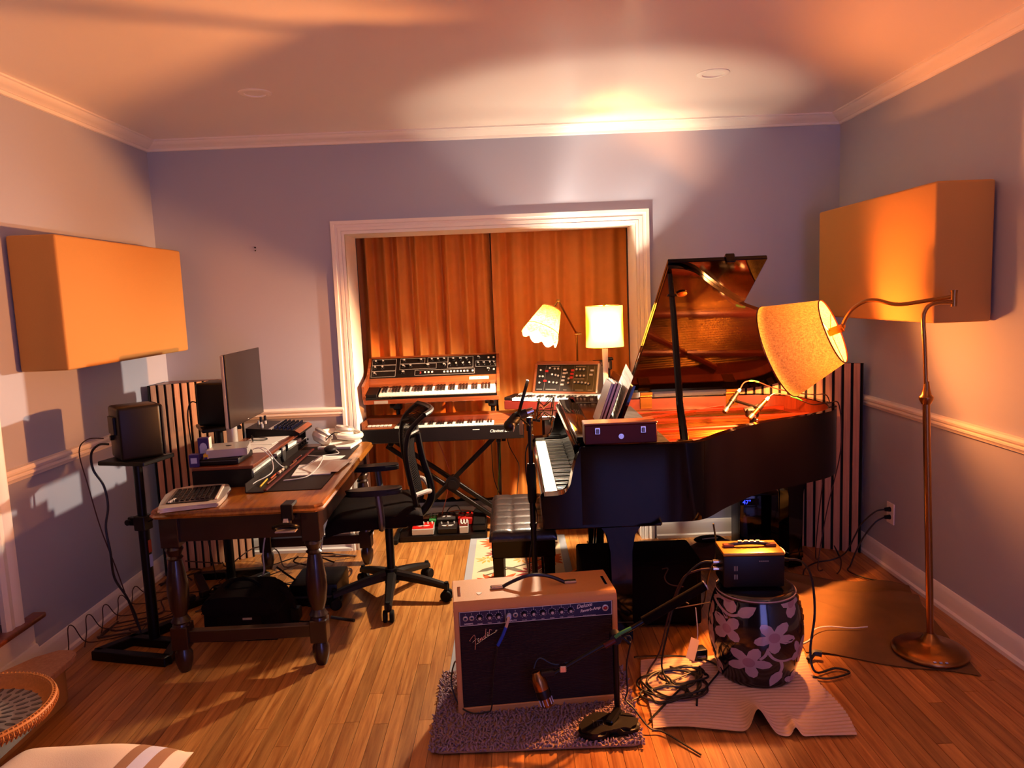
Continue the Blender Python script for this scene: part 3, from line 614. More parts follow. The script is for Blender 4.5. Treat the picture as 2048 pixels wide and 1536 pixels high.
# legs
def leg(x, y, rot, name='leg'):
    prof_ = [(-.045, 0), (-.045, .42), (-.06, .5), (-.10, .56), (-.16, .585), (-.16, .60), (.16, .60), (.16, .585), (.10, .56), (.06, .5), (.045, .42), (.045, 0)]
    g = G().prism(prof_, 'y', -.045, .045, .004).box(-.05, .05, -.05, .05, .05, .09, .004); g.m = 0
    g.xf(Matrix.Translation((x, y, .022)) @ Matrix.Rotation(rot, 4, 'Z')); l = g.obj(name, 'gloss', pn, True)
    G().cyl((x-.014, y, .026), (x+.014, y, .026), .026, n=14).cyl((x, y, .03), (x, y, .06), .012, n=8).obj('caster', 'brass', l, True)
leg(.46, 3.31, 0); leg(.46, 4.36, 0); leg(1.545, 4.12, .3)
ly = G().box(.36, .44, 3.74, 3.92, .13, .19, .006).beam((.40, 3.78, .18), (.44, 3.78, .62), .025, .025, .003).beam((.40, 3.88, .18), (.44, 3.88, .62), .025, .025, .003).beam((.43, 3.83, .18), (.75, 3.83, .61), .018, .018, .003).obj('pedal_lyre', 'gloss', pn, True)
for y in (3.77, 3.83, 3.89): G().prism([(.36, .145), (.30, .12), (.26, .10), (.245, .10), (.26, .11), (.36, .16)], 'y', y-.012, y+.012, .002).obj('pedal', 'brass', ly, True)
# lid: main piece turned about the hinge line, folded front flap lying on its back
TH = math.radians(30.3); HY, HZ = 4.53, .985
LM = Matrix.Translation((0, HY, HZ)) @ Matrix.Rotation(-TH, 4, 'X')       # local: y = -distance from hinge
lo = [p for p in sp if p[0] > .705]
lo = [(.70, 3.112)]+[p for p in lo if p[1] < 4.5]+[(1.42, 4.515), (.70, 4.515)]
g = G().prism([(a, b-HY) for a, b in lo], 'z', 0, .02, .003); g.m = 0; g.xf(LM); ld = g.obj('lid', 'gloss', pn, True, 30)
g = G().box(.70, 1.135, 3.10-HY, 4.50-HY, .0225, .043, .003); g.m = 0; g.xf(LM); g.obj('front_flap', 'gloss', ld, True)
g = G().lathe([(.001, 0), (.022, 0), (.024, -.006), (.012, -.012), (.001, -.012)], 16, Matrix.Translation((.80, 3.33-HY, 0))); g.m = 0; g.xf(LM); g.obj('prop_socket', 'brass', ld, True)
g = G().box(.95, .99, 3.085-HY, 3.11-HY, .005, .05, .003); g.m = 0; g.xf(LM); g.obj('flap_stop', 'gloss', ld, True)
for x in (.80, 1.318):
    h = G().box(x-.035, x+.035, 4.47, 4.483, .90, .962).box(x-.035, x+.035, 4.474, 4.53, .962, .966).cyl((x-.035, 4.475, .975), (x+.035, 4.475, .975), .009, n=10).box(x-.036, x+.036, 4.455, 4.475, .984, 1.0)
    h.obj('lid_hinge', 'brass', pn, True)
top = LM @ V(.713, 3.15-HY, -.004)
pr = G().tube([(.735, 3.185, .95), (.728, 3.24, 1.10), tuple(V(.735, 3.185, .95).lerp(top, .75)), tuple(top)], lambda u: .019-.008*u, 8).obj('prop_stick', 'gloss', pn, True)
kp_ = V(.735, 3.185, .95).lerp(top, .87); G().cyl(kp_-V(0, 0, .004), kp_+V(0, 0, .006), .024, .02, 14).obj('prop_collar', 'gloss', pr, True)
G().box(.70, .77, 3.135, 3.20, .935, .962, .004).obj('prop_foot', 'brass', pr, True)
# case, books and sheet music on the front of the piano
t = thing('wooden_case', 'red brown wooden case with two metal latches on the near corner of piano', 'case', (.452, 3.22, .986))
CB = G().box(-.155, .155, -.08, .02, -.022, .062, .004); CB.obj('body', 'redcase', t)
G().box(-.157, .157, -.082, .022, .062, .070, .003).obj('lid', 'walnut', t)
for x in (-.10, .095):
    l = G().box(x-.012, x+.012, -.085, -.08, .022, .052, .002).obj('latch', 'chrome', t); G().box(x-.007, x+.007, -.089, -.085, .026, .046, .002).obj('latch_tongue', 'grey', l)
G().cyl((0, -.08, .012), (0, -.088, .012), .0115, n=16).cyl((0, -.088, .012), (0, -.09, .012), .006, n=12).obj('lock', 'chrome', t)
mk = G().box(.30, .36, 3.134, 3.139, .972, .982); 
def book(label, x, y0, w_, h_, th, lean, m, cover='leadgrey', pages='paper', name='music_book'):
    t = thing(name, label, 'book', (x, y0, .987))
    mx = Matrix.Rotation(lean, 4, 'Y')
    g = G().box(-th, -th+.002, 0, w_, 0, h_).box(-.002, 0, 0, w_, 0, h_).box(-th, 0, w_-.002, w_, 0, h_); g.m = 0; g.xf(mx).obj('cover', cover, t, smooth=0)
    g = G().box(-th+.0025, -.0025, .003, w_-.003, .003, h_-.003); g.m = 0; g.xf(mx).obj('pages', pages, t, smooth=0)
    return t
LE = math.radians(20)
book('thin brown covered book furthest from music desk, leaning on the others', .405, 3.49, .21, .205, .012, LE, 0, 'darkwood', 'cream')
book('cream paged book standing between the dark books on piano', .420, 3.485, .22, .208, .013, LE, 0, 'walnut', 'cream')
book('black covered book directly behind the open sheet music', .440, 3.48, .21, .20, .017, LE, 0, 'fabric', 'paper')
t = thing('sheet_music', 'printed sheet music opened against the music desk on the piano', 'sheet music', (.465, 3.44, .987))
g = G().grid(lambda u, v: V(.012*math.sin(PI*u)*(1-v)+.004*v, .0+.30*u, .25*v), 10, 6, .0012); g.m = 0; g.xf(Matrix.Rotation(LE, 4, 'Y') @ Matrix.Rotation(.12, 4, 'X')).obj('page', 'paper', t, smooth=60)
g = G()
for i in range(9):
    for k in range(3): g.box(-.003, -.0015, .03, .27, .03+i*.023+k*.004, .031+i*.023+k*.004)
g.m = 0; g.xf(Matrix.Translation((.0, 0, 0)) @ Matrix.Rotation(LE, 4, 'Y') @ Matrix.Rotation(.12, 4, 'X')).obj('staves', 'dim', t, smooth=0)
# stereo pencil microphones
t = thing('stereo_microphone_bar', 'black stereo bar and short post clamped inside the piano rim for pencil microphones', 'microphone mount', (1.195, 3.70, .885))
G().box(1.17, 1.225, 3.66, 3.74, .886, .91, .004).cyl((1.195, 3.70, .90), (1.195, 3.70, .99), .016, n=12).obj('clamp', 'blackm', t, True)
G().box(1.165, 1.225, 3.69, 3.73, .955, 1.0, .006).cyl((1.16, 3.72, .99), (1.235, 3.72, 1.01), .013, n=10).obj('knuckle', 'black', t, True)
for (x, z) in ((1.205, .925), (1.21, .945), (1.20, .965)): G().sph((x, 3.682, z), .008, 8).obj('thumb_screw', 'chrome', t, True)
G().beam((1.12, 3.80, 1.035), (1.22, 3.70, 1.005), .016, .012, .002).obj('bar', 'blackm', t, True)
def pencil(p, q, label, tape, path, mt):
    p, q = Vector(p), Vector(q); d = (q-p).normalized()
    t = thing('pencil_microphone', label, 'microphone', tuple(p)); L = (q-p).length
    G().cyl(p, p+d*L*.86, .0115, n=16).obj('body', mt, t, True)
    G().cyl(p+d*.004, p+d*.03, .0117, n=16).obj('grille', 'grey', t, True)
    G().cyl(p+d*L*.86, q, .0095, .007, 12).obj('connector', 'silver', t, True)
    g = G().cyl(p+d*L*.45-V(.0, 0, .0), p+d*L*.62, .0145, n=14).obj('clip', 'black', t, True)
    c = G().tube(path, .0032, 6, 6).obj('cable', 'brownc', t, True)
    G().tube(tape, .0046, 8, 4).obj('marker_tape', 'green', c, True)
pencil((1.058, 3.72, .985), (1.162, 3.80, 1.088), 'dark pencil microphone pointing down at the strings, further from the lamp shade', [(1.225, 3.85, 1.122), (1.25, 3.86, 1.120), (1.28, 3.87, 1.112)], [(1.162, 3.80, 1.088), (1.19, 3.83, 1.115), (1.225, 3.85, 1.122), (1.28, 3.87, 1.112), (1.38, 3.93, 1.07), (1.55, 4.05, 1.02), (1.70, 4.2, .985), (1.765, 4.15, .97), (1.775, 4.15, .75), (1.75, 4.2, .4), (1.72, 4.2, .05), (1.76, 4.24, .01)], 'black')
pencil((1.165, 3.66, .958), (1.275, 3.70, 1.055), 'brass lit pencil microphone pointing down at the strings, nearest the lamp shade', [(1.40, 3.74, 1.05), (1.44, 3.76, 1.035), (1.47, 3.78, 1.02)], [(1.275, 3.70, 1.055), (1.30, 3.70, 1.072), (1.34, 3.71, 1.068), (1.40, 3.74, 1.05), (1.47, 3.78, 1.02), (1.56, 3.85, .985), (1.68, 3.95, .975), (1.76, 4.0, .95), (1.77, 4.0, .7), (1.72, 4.05, .35), (1.66, 4.02, .05), (1.70, 4.05, .01)], 'brass')
# piano bench
t = thing('piano_bench', 'black piano bench with tufted leather top in front of the keyboard', 'bench', (.02, 3.86, .008))
G().box(-.155, .155, -.34, .34, .33, .43, .006).obj('box_frame', 'gloss', t)
def cush(u, v):
    du = abs(((u*3) % 1)-.5)*2; dv = abs(((v*6) % 1)-.5)*2; e = min(1, min(u, 1-u)*12, min(v, 1-v)*24)
    return V(-.165+.33*u, -.355+.71*v, .445+.028*(e**.5)-.006*(1-min(1, (du*du+dv*dv)*4))*0-.005*max(du, dv)**6)
G().grid(cush, 30, 60, .02).obj('cushion', 'leather', t, False, 60)
lgp = Rep(G().prism([(-.02, 0), (.02, 0), (.028, .34), (-.028, .34)], 'y', -.024, .024, .003), 'leg', 'gloss')
for x in (-.125, .125):
    for y in (-.305, .305): lgp.at(t, (x, y, 0))
# ---------------------------------------------------------------- desk
t = thing('writing_desk', 'wooden desk with turned dark legs and a worn honey brown top', 'desk', (-1.23, 3.83, 0), math.radians(1.5))
def ogee(o, z): return [(-.372-o, -.715-o, z)]
g = G(); ringsz = [(0, .719), (.006, .721), (.010, .730), (.004, .738), (.004, .744), (0, .752), (-.012, .755)]
rs = []
for o, z in ringsz:
    x, y = .365+o, .705+o; c = .03
    rs.append([g.bm.verts.new(V(*p, z)) for p in ((-x+c, -y), (x-c, -y), (x, -y+c), (x, y-c), (x-c, y), (-x+c, y), (-x, y-c), (-x, -y+c))])
for a, b in zip(rs, rs[1:]): g.bridge(a, b)
g.bm.faces.new(rs[0][::-1]); g.bm.faces.new(rs[-1]); g.obj('tabletop', 'desk', t)
for (a, b, c, d) in ((-.30, .30, -.655, -.635), (-.30, .30, .635, .655), (-.325, -.305, -.62, .62), (.305, .325, -.62, .62)): G().box(a, b, c, d, .60, .719, .002).obj('apron', 'darkwood', t)
lp = [(.001, 0), (.03, 0), (.034, .015), (.04, .05), (.042, .09), (.036, .10)]
turn = [(.001, .0), (.022, .0), (.030, .02), (.038, .05), (.038, .085), (.03, .10), (.028, .12), (.038, .215), (.034, .225), (.042, .235), (.034, .247), (.028, .26), (.040, .30), (.046, .36), (.045, .41), (.034, .48), (.027, .515), (.036, .525), (.027, .535), (.033, .55), (.040, .565), (.033, .58), (.001, .58)]
for x in (-.305, .305):
    for y in (-.635, .635):
        l = G().lathe(turn, 20, Matrix.Translation((x, y, 0))).obj('leg', 'darkwood', t)
        G().box(x-.04, x+.04, y-.04, y+.04, .58, .719, .003).obj('leg_block', 'darkwood', l); G().box(x-.037, x+.037, y-.037, y+.037, .11, .215, .004).obj('leg_block', 'darkwood', l)
G().box(-.27, .27, -.655, -.615, .135, .19, .003).obj('stretcher', 'darkwood', t); G().box(-.27, .27, .615, .655, .135, .19, .003).obj('stretcher', 'darkwood', t)
G().tube([(.33, -.52, .165), (.40, -.52, .15), (.44, -.54, .152)], .008, 8, 3).obj('footrest_bar', 'black', t)
# items on the desk ---------------------------------------------------
DT = .7555
t = thing('headphone_hanger', 'black clamp on headphone hanger gripping the near edge of desk top', 'hanger', (-.985, 3.105, .70))
G().box(-.02, .03, -.012, .06, .056, .07, .003).box(-.02, .03, -.02, -.008, .0, .07, .003).box(-.02, .03, -.012, .04, .003, .017, .003).obj('clamp', 'black', t)
G().cyl((.0, .02, -.025), (.0, .02, .005), .012, n=10).obj('screw', 'grey', t)
G().tube([(-.055, -.01, -.035), (-.05, -.03, -.022), (0, -.035, -.01), (.035, -.03, -.018), (.045, -.005, -.03), (.02, .012, -.04), (-.03, .01, -.043)], .007, 8, 4, True).obj('hook', 'black', t); G().beam((0, -.012, .01), (0, -.03, -.012), .02, .012).box(-.05, .04, -.03, .01, -.05, -.043, .003).obj('hook_tray', 'silver', t)
t = thing('desk_mat', 'dark leather desk mat covering the front half of the desk', 'mat', (-1.085, 3.90, DT), math.radians(1.5)); G().box(-.165, .165, -.52, .52, 0, .003, .0012).obj('mat', 'desert', t)
DM = DT+.0032
t = thing('rack_riser', 'long low wooden desk riser with rack gear bays on the desk', 'rack', (-1.41, 4.02, DT), math.radians(1.5))
G().box(-.145, .145, -.53, .53, .085, .102, .003).obj('top_board', 'mahog', t); G().box(-.145, .145, -.53, .53, 0, .008).obj('bottom_board', 'black', t)
for y in (-.53, .105, .515): G().box(-.145, .135, y, y+.015, .008, .085).obj('divider', 'black', t, smooth=0)
G().box(-.145, -.135, -.515, .515, .008, .085).obj('back_panel', 'black', t, smooth=0)
for (y0, y1) in ((-.512, .102), (.124, .512)):
    u = G().box(-.12, .140, y0, y1, .009, .042, .002).obj('rack_unit', 'black', t)
    G().box(.140, .143, y0, y1, .039, .044).obj('metal_rail', 'silver', u, smooth=0)
    g = G()
    for i in range(7): g.cyl((.140, y0+.05+i*.06, .024), (.147, y0+.05+i*.06, .024), .007, n=8)
    stuff(g.obj('rack_knobs', 'leadgrey', u))
def slab(name, label, cat, x, y, z, w_, d, h, m, rz=0, part='sheet', grp=None):
    t = thing(name, label, cat, (x, y, z), rz, grp); G().box(-w_/2, w_/2, -d/2, d/2, 0, h, min(.0015, h*.3)).obj(part, m, t); return t
slab('paper_pad', 'cream paper pad lying in the near bay of the desk riser', 'paper', -1.40, 3.83, DT+.0425, .22, .5, .012, 'paper', .03)
slab('paper_pad', 'white notebook lying in the far bay of the desk riser', 'paper', -1.385, 4.30, DT+.0425, .2, .24, .018, 'paper', -.05)
RT = DT+.1022
slab('white_sheet', 'white sheet of paper on riser behind the small white computer', 'paper', -1.405, 3.93, RT, .21, .28, .0015, 'paper', .06)
slab('white_sheet', 'white sheet of paper on riser next to the mixer', 'paper', -1.41, 4.14, RT+.0016, .2, .25, .0015, 'paper', -.1)
t = thing('dark_glasses', 'dark folded glasses lying on the white sheets by mixer', 'glasses', (-1.44, 4.13, RT+.0032), .4)
G().tube([(-.03, -.04, .012), (-.03, -.005, .012), (-.025, 0, .02), (-.025, .01, .02), (-.03, .015, .012), (-.03, .05, .012)], .004, 6, 3).tube([(-.03, -.04, .012), (.03, -.03, .005), (.05, .0, .004)], .003, 6, 3).tube([(-.03, .05, .012), (.03, .05, .005), (.05, .02, .004)], .003, 6, 3).obj('frame', 'black', t)
L2 = G().cyl((-.03, -.022, .013), (-.027, -.022, .013), .016, n=12); L2.obj('lens', 'leadgrey', t); G().cyl((-.03, .033, .013), (-.027, .033, .013), .016, n=12).obj('lens', 'leadgrey', t)
t = thing('external_drive_box', 'low black box under the small white computer', 'box', (-1.43, 3.58, RT), math.radians(1.5)); G().box(-.105, .10, -.06, .16, 0, .032, .008, 2).obj('body', 'black', t); G().box(-.1, .09, -.0605, -.06, .02, .023).obj('seam', 'grey', t, smooth=0)
t = thing('mini_computer', 'small flat white computer with rounded corners on a black box', 'computer', (-1.415, 3.64, RT+.0325), math.radians(14))
G().prism([(p.x, p.y) for p in spline([(-.092, -.075, 0), (-.075, -.092, 0), (.075, -.092, 0), (.092, -.075, 0), (.092, .075, 0), (.075, .092, 0), (-.075, .092, 0), (-.092, .075, 0)], 4, True)], 'z', .002, .04, .004).obj('shell', 'silver', t); G().cyl((.0, .0, .04), (0, 0, .0408), .014, n=16).obj('logo_disc', 'leadgrey', t); G().box(.0915, .0935, -.05, .0, .012, .02).obj('port', 'black', t, smooth=0)
for (x, y, z, h, n_, m_, lab) in ((-1.532, 3.52, RT, .06, 0, 'purple', 'lower purple card box on the near corner of riser'), (-1.50, 3.545, RT+.0001, .055, 1, 'yellow', 'yellow card box beside the purple boxes on riser')):
    t = thing('card_box', lab, 'box', (x-.0, y, z), .15); G().box(-.026 if n_ == 0 else 0, .018 if n_ == 0 else .022, -.02, .02, 0, h, .001).obj('carton', m_, t); G().box(-.018 if n_ == 0 else .003, .01 if n_ == 0 else .018, -.0208, -.02, h*.3, h*.75).obj('printed_label', 'bluest' if n_ == 0 else 'purple', t, smooth=0)
t = thing('card_box', 'upright purple card box with arch label standing behind the lower ones', 'box', (-1.515, 3.60, RT), .1); G().box(-.028, .022, -.02, .02, 0, .125, .001).obj('carton', 'purple', t); G().box(.0222, .026, -.021, .021, 0, .126).obj('side_flap', 'cream', t, smooth=0); G().prism([(-.02, .05), (.014, .05), (.014, .085), (.008, .098), (-.003, .103), (-.014, .098), (-.02, .085)], 'y', -.0208, -.02).obj('printed_label', 'bluest', t, smooth=0)
# mixer
t = thing('mixer_console', 'small dark mixer with rows of knobs at the far end of riser', 'mixer', (-1.40, 4.40, RT), math.radians(1.5))
g = G().prism([(-.15, 0), (.155, 0), (.155, .012), (.13, .03), (-.15, .055)], 'y', -.155, .155, .003).obj('body', 'black', t)
mz = lambda x: .03+(.13-x)*(.025/.28)
G().prism([(.155, .012), (.158, .014), (.131, .0315), (.128, .03)], 'y', -.155, .155).obj('wood_front_strip', 'walnut', t, smooth=0); G().prism([(-.02, mz(-.02)), (-.02, mz(-.02)+.004), (-.005, mz(-.005)+.004), (-.005, mz(-.005))], 'y', -.15, .15).obj('metal_strip', 'silver', t, smooth=0)
mk_ = Rep(G().cyl((0, 0, 0), (0, 0, .018), .0065, .005, 8), 'knob', 'ebony')
for i in range(5):
    for j in range(9): mk_.at(t, (.01+.024*i, -.125+.03*j, mz(.01+.024*i)))
jk = Rep(G().cyl((0, 0, 0), (0, 0, .022), .008, n=8), 'jack_plug', 'silver')
for (x, y) in ((-.07, -.1), (-.10, -.02), (-.12, -.0), (-.09, .03)): jk.at(t, (x, y, mz(x)))
pl = Rep(G().cyl((0, 0, 0), (0, 0, .03), .009, .007, 8), 'plug', 'black')
for (x, y) in ((-.10, -.02), (-.09, .03)): pl.at(t, (x, y, mz(x)+.02))
# keyboard controller
t = thing('transport_controller', 'white edged control keyboard with black key bed at the near left of desk', 'controller', (-1.445, 3.27, DT), math.radians(14))
G().prism([(p.x, p.y) for p in spline([(-.12, -.15, 0), (-.09, -.165, 0), (.09, -.155, 0), (.125, -.13, 0), (.125, .19, 0), (-.12, .19, 0)], 3, True)], 'z', .002, .020, .004).obj('body', 'silver', t)
G().prism([(-.10, -.10), (.075, -.115), (.095, -.09), (.095, .16), (-.10, .16)], 'z', .0205, .0245, .001).obj('key_bed', 'ebony', t)
kk = Rep(G().box(-.007, .007, -.007, .007, 0, .004, .001), 'key', 'leadgrey', 0)
for i in range(8):
    for j in range(10): kk.at(t, (-.08+.021*i, -.07+.022*j, .0245))
kw = Rep(G().box(-.006, .006, -.006, .006, 0, .0048, .001), 'pale_key', 'ink', 0)
for i in range(4): kw.at(t, (-.085+.004*i, -.092+.016*i, .0245))
G().box(.098, .112, -.1, .17, .020, .026, .003).obj('palm_edge', 'cream', t)
# pen tray, tuner, cables
t = thing('pen_tray', 'long black angled tray holding pens and pencils in front of riser', 'tray', (-1.225, 3.86, DM), math.radians(1.5))
G().box(-.035, .055, -.50, .44, 0, .003).box(-.037, -.033, -.50, .44, 0, .042).obj('tray_sheet', 'leadgrey', t, smooth=0); G().box(.045, .062, -.50, .44, .003, .012, .003).obj('front_lip', 'redcase', t)
TZ = DM+.0035
def pen(x, y, rz, l, m, lab, r=.004):
    t = thing('pencil', lab, 'pencil', (x, y, TZ+r), rz); G().cyl((0, -l/2, 0), (0, l/2-.012, 0), r, n=8).obj('barrel', m, t); G().cyl((0, l/2-.012, 0), (0, l/2, 0), r, .001, 8).obj('tip', 'cream', t)
pen(-1.215, 3.52, .1, .16, 'yellow', 'yellow pencil at the near end of pen tray'); pen(-1.19, 3.56, .02, .15, 'walnut', 'brown pencil beside the yellow pencil in pen tray'); pen(-1.21, 3.66, .05, .13, 'orangec', 'short orange pencil in the middle of pen tray'); pen(-1.205, 4.05, .0, .17, 'redcase', 'dark red pen at the far end of pen tray'); pen(-1.19, 3.92, .03, .15, 'walnut', 'brown pen lying past the battery cells in pen tray')
for i, lab in enumerate(('pale green battery cell nearest the pencils in pen tray', 'middle pale green battery cell in pen tray', 'dark battery cell furthest along the pen tray')):
    t = thing('battery_cell', lab, 'battery', (-1.20, 3.715+.05*i, TZ+.0072), .1); G().cyl((0, -.022, 0), (0, .02, 0), .007, n=10).obj('casing', 'rugolive' if i == 2 else 'tag', t); G().cyl((0, .02, 0), (0, .023, 0), .003, n=8).obj('terminal', 'chrome', t)
t = thing('guitar_pick_holder', 'grey shield shaped holder hanging on front of rack riser', 'holder', (-1.256, 3.97, DT+.01), math.radians(1.5)); G().prism([(-.03, .085), (.03, .085), (.034, .06), (.028, .025), (.004, 0), (-.004, 0), (-.028, .025), (-.034, .06)], 'x', 0, .008, .002).obj('plate', 'grey', t); G().box(.0, .01, -.028, .028, .066, .082, .002).obj('silver_clip', 'silver', t)
cable('white_usb_cable', [(-1.305, 3.66, RT+.045), (-1.27, 3.66, RT+.05), (-1.22, 3.66, RT+.0), (-1.20, 3.62, DM+.045), (-1.21, 3.55, DM+.03), (-1.24, 3.50, DM+.02), (-1.25, 3.46, DM+.015)], .0026, 'whitec', 'white cable dropping from the mini computer over the pen tray')
cable('white_usb_cable', [(-1.305, 3.68, RT+.045), (-1.255, 3.70, RT+.04), (-1.225, 3.74, DM+.07), (-1.21, 3.78, DM+.03), (-1.20, 3.80, DM+.016)], .0026, 'whitec', 'second white cable from mini computer ending by the battery cells')
cable('white_loop_cable', [(-1.13, 3.80, DM+.006), (-1.08, 3.86, DM+.02), (-1.02, 3.86, DM+.055), (-1.0, 3.80, DM+.05), (-1.01, 3.70, DM+.02), (-1.04, 3.60, DM+.006), (-1.13, 3.55, DM+.006)], .003, 'whitec', 'white cable looping over the printed sheets on desk mat')
# papers
def printed(label, x, y, z, w_, d, rz, cols=2):
    t = slab('printed_sheet', label, 'paper', x, y, z, w_, d, .0012, 'paper', rz)
    g = G()
    for c in range(cols):
        x0 = -w_/2+.02+c*(w_-.03)/cols
        for i in range(int((d-.05)/.012)): g.box(x0, x0+(w_-.04)/cols-.012, -d/2+.025+i*.012, -d/2+.028+i*.012, .0012, .0014)
    g.obj('print_lines', 'tag', t, smooth=0); return t
slab('paper_stack', 'thin stack of white paper under the printed sheets on desk mat', 'paper', -1.04, 3.78, DM, .19, .25, .006, 'paper', .12)
printed('printed sheet with two text columns on top of the paper stack', -1.0, 3.84, DM+.0062, .215, .28, -.05)
printed('smaller printed sheet poking out beyond the two column sheet', -1.03, 4.04, DM, .14, .16, -.1, 1)
slab('white_booklet', 'white booklet lying beneath the white headphones on desk', 'book', -1.05, 4.42, DM, .2, .22, .014, 'paper', -.1, 'pages')
t = thing('computer_mouse', 'dark wedge shaped mouse with white cable beside the booklet', 'mouse', (-1.06, 4.22, DM), .2)
G().sph((0, 0, .02), .05, 16, (.75, 1.05, .42)).obj('body', 'leadgrey', t); G().tube([(.03, -.04, .02), (.045, -.06, .003), (-.02, -.08, .003), (-.06, -.10, .003), (-.14, -.04, .003)], .0025, 6, 5).obj('cable', 'whitec', t)
t = thing('white_headphones', 'white over ear headphones resting on the booklet at the far end', 'headphones', (-1.06, 4.44, DM+.0145), .3)
t.scale = (1.25, 1.25, 1.35)
for (x, y, rz, tl) in ((-.08, -.02, .3, .6), (.03, .05, 0, .2)):
    mx = Matrix.Translation((x, y, .034)) @ Matrix.Rotation(rz, 4, 'Z') @ Matrix.Rotation(tl, 4, 'Y')
    e = G().lathe([(.001, -.028), (.03, -.028), (.046, -.012), (.048, .004), (.04, .012), (.001, .014)], 24, mx).obj('ear_cup', 'cream', t)
    G().lathe([(.022, .012), (.042, .012), (.048, .02), (.042, .029), (.022, .029), (.02, .014)], 24, mx, cap=False).obj('ear_pad', 'silver', e)
G().tube([(-.09, .0, .05), (-.04, .06, .045), (.05, .09, .035), (.095, .04, .03), (.10, -.03, .028), (.05, -.07, .03), (-.01, -.06, .04)], lambda u: .013, 10, 5).obj('headband', 'cream', t)
G().tube([(-.07, -.06, .02), (-.03, -.07, .055), (.0, -.05, .05), (.01, 0, .03)], .0025, 6, 5).obj('cable', 'leadgrey', t)
# monitor
t = thing('computer_monitor', 'flat monitor seen edge on with silver foot at the back of desk', 'monitor', (-1.49, 3.99, RT), math.radians(2))
G().box(.03, .048, -.285, .285, .145, .515, .004).obj('housing', 'silver', t); G().box(.048, .056, -.285, .285, .142, .517, .002).obj('screen', 'screen', t); G().box(.056, .0565, -.01, .01, .149, .153).obj('power_mark', 'silver', t, smooth=0)
G().box(-.02, .03, -.05, .05, .24, .36, .008).obj('mount', 'silver', t)
G().lathe([(.001, 0), (.036, 0), (.036, .004), (.028, .01), (.026, .3), (.001, .3)], 20, Matrix.Translation((-.02, -.05, 0))).obj('stand_post', 'silver', t)
# monitor speakers and stands
def speaker_stand(x, y, z, rz, label, rot_base):
    t = thing('speaker_stand', label, 'stand', (x, y, 0), rz)
    G().beam((-.20, -.16, .022), (.20, -.16, .022), .045, .045, .004).obj('base_bar', 'blackm', t); G().beam((.19, -.16, .022), (.04, .20, .022), .045, .045, .004).obj('base_bar', 'blackm', t); G().beam((-.19, -.16, .022), (-.04, .20, .022), .045, .045, .004).obj('base_bar', 'blackm', t); G().beam((-.14, .0, .022), (.14, .0, .022), .045, .045, .004).obj('base_bar', 'blackm', t)
    p = G().cyl((0, 0, .04), (0, 0, .60), .025, n=16).obj('lower_pole', 'blackm', t); G().cyl((0, 0, .58), (0, 0, z-.02), .021, n=16).obj('upper_pole', 'blackm', t)
    G().box(-.03, .03, -.03, .03, .58, .65, .004).box(-.075, -.03, -.015, .015, .60, .64, .004).cyl((-.06, -.02, .62), (-.06, -.035, .62), .014, n=10).tube([(.03, 0, .62), (.055, 0, .63)], .004, 6).obj('clamp', 'black', p)
    G().box(-.125, .125, -.105, .105, z-.02, z, .004).obj('top_plate', 'blackm', t)
    G().box(.0245, .0262, -.01, .01, .40, .46).obj('sticker', 'bluest', p, smooth=0); G().box(.0245, .0262, -.01, .01, .47, .53).obj('sticker', 'red', p, smooth=0); return t
def speaker(x, y, z, rz, label):
    t = thing('studio_monitor', label, 'speaker', (x, y, z), rz)     # local +x is the front
    G().box(-.10, .085, -.09, .09, 0, .245, .014, 3).obj('cabinet', 'black', t); G().box(.083, .098, -.086, .086, .004, .241, .01, 3).obj('baffle', 'leadgrey', t)
    G().lathe([(.012, 0), (.045, .012), (.055, .014), (.057, .012)], 24, Matrix.Translation((.086, 0, .085)) @ Matrix.Rotation(PI/2, 4, 'Y')).obj('woofer', 'black', t); G().lathe([(.001, .004), (.012, 0), (.028, .012), (.03, .01)], 20, Matrix.Translation((.087, 0, .185)) @ Matrix.Rotation(PI/2, 4, 'Y')).obj('tweeter', 'black', t)
    G().box(-.112, -.10, -.05, .05, .12, .20, .002).cyl((-.115, .02, .10), (-.10, .02, .10), .012, n=10).obj('rear_panel', 'black', t)
    return t
speaker_stand(-1.775, 3.445, .93, math.radians(-14), 'black speaker stand with triangular base beside the near end of desk', 0)
speaker(-1.765, 3.46, .932, math.radians(40), 'near studio monitor speaker on stand, its purple lit side facing camera')
speaker_stand(-1.69, 4.22, .945, math.radians(-60), 'black speaker stand standing behind the monitor by slat panel', 0)
speaker(-1.675, 4.25, .947, math.radians(-8), 'far studio monitor speaker half hidden behind the computer monitor')
cable('speaker_cable', [(-1.885, 3.42, 1.0), (-1.93, 3.42, 1.0), (-1.97, 3.42, .96), (-1.975, 3.43, .88), (-1.94, 3.44, .80), (-1.93, 3.44, .70), (-1.945, 3.43, .60), (-1.93, 3.42, .48), (-1.935, 3.44, .35), (-1.90, 3.46, .25), (-1.89, 3.50, .15), (-1.86, 3.52, .01), (-1.80, 3.62, .008)], .0055, 'cable', 'black cable hanging down behind the near speaker stand')
cable('speaker_cable', [(-1.90, 3.41, 1.03), (-1.97, 3.40, 1.03), (-2.02, 3.41, .97), (-2.0, 3.42, .80), (-1.97, 3.43, .60), (-1.93, 3.45, .40), (-1.90, 3.48, .20), (-1.88, 3.52, .05), (-1.86, 3.60, .008)], .0028, 'brownc', 'thin brown cable hanging beside the thicker speaker cable')
cable('speaker_cable', [(-1.795, 4.27, 1.05), (-1.84, 4.24, 1.08), (-1.86, 4.22, 1.0), (-1.85, 4.22, .8), (-1.83, 4.24, .4), (-1.80, 4.27, .01)], .004, 'cable', 'black cable hanging behind the far speaker')
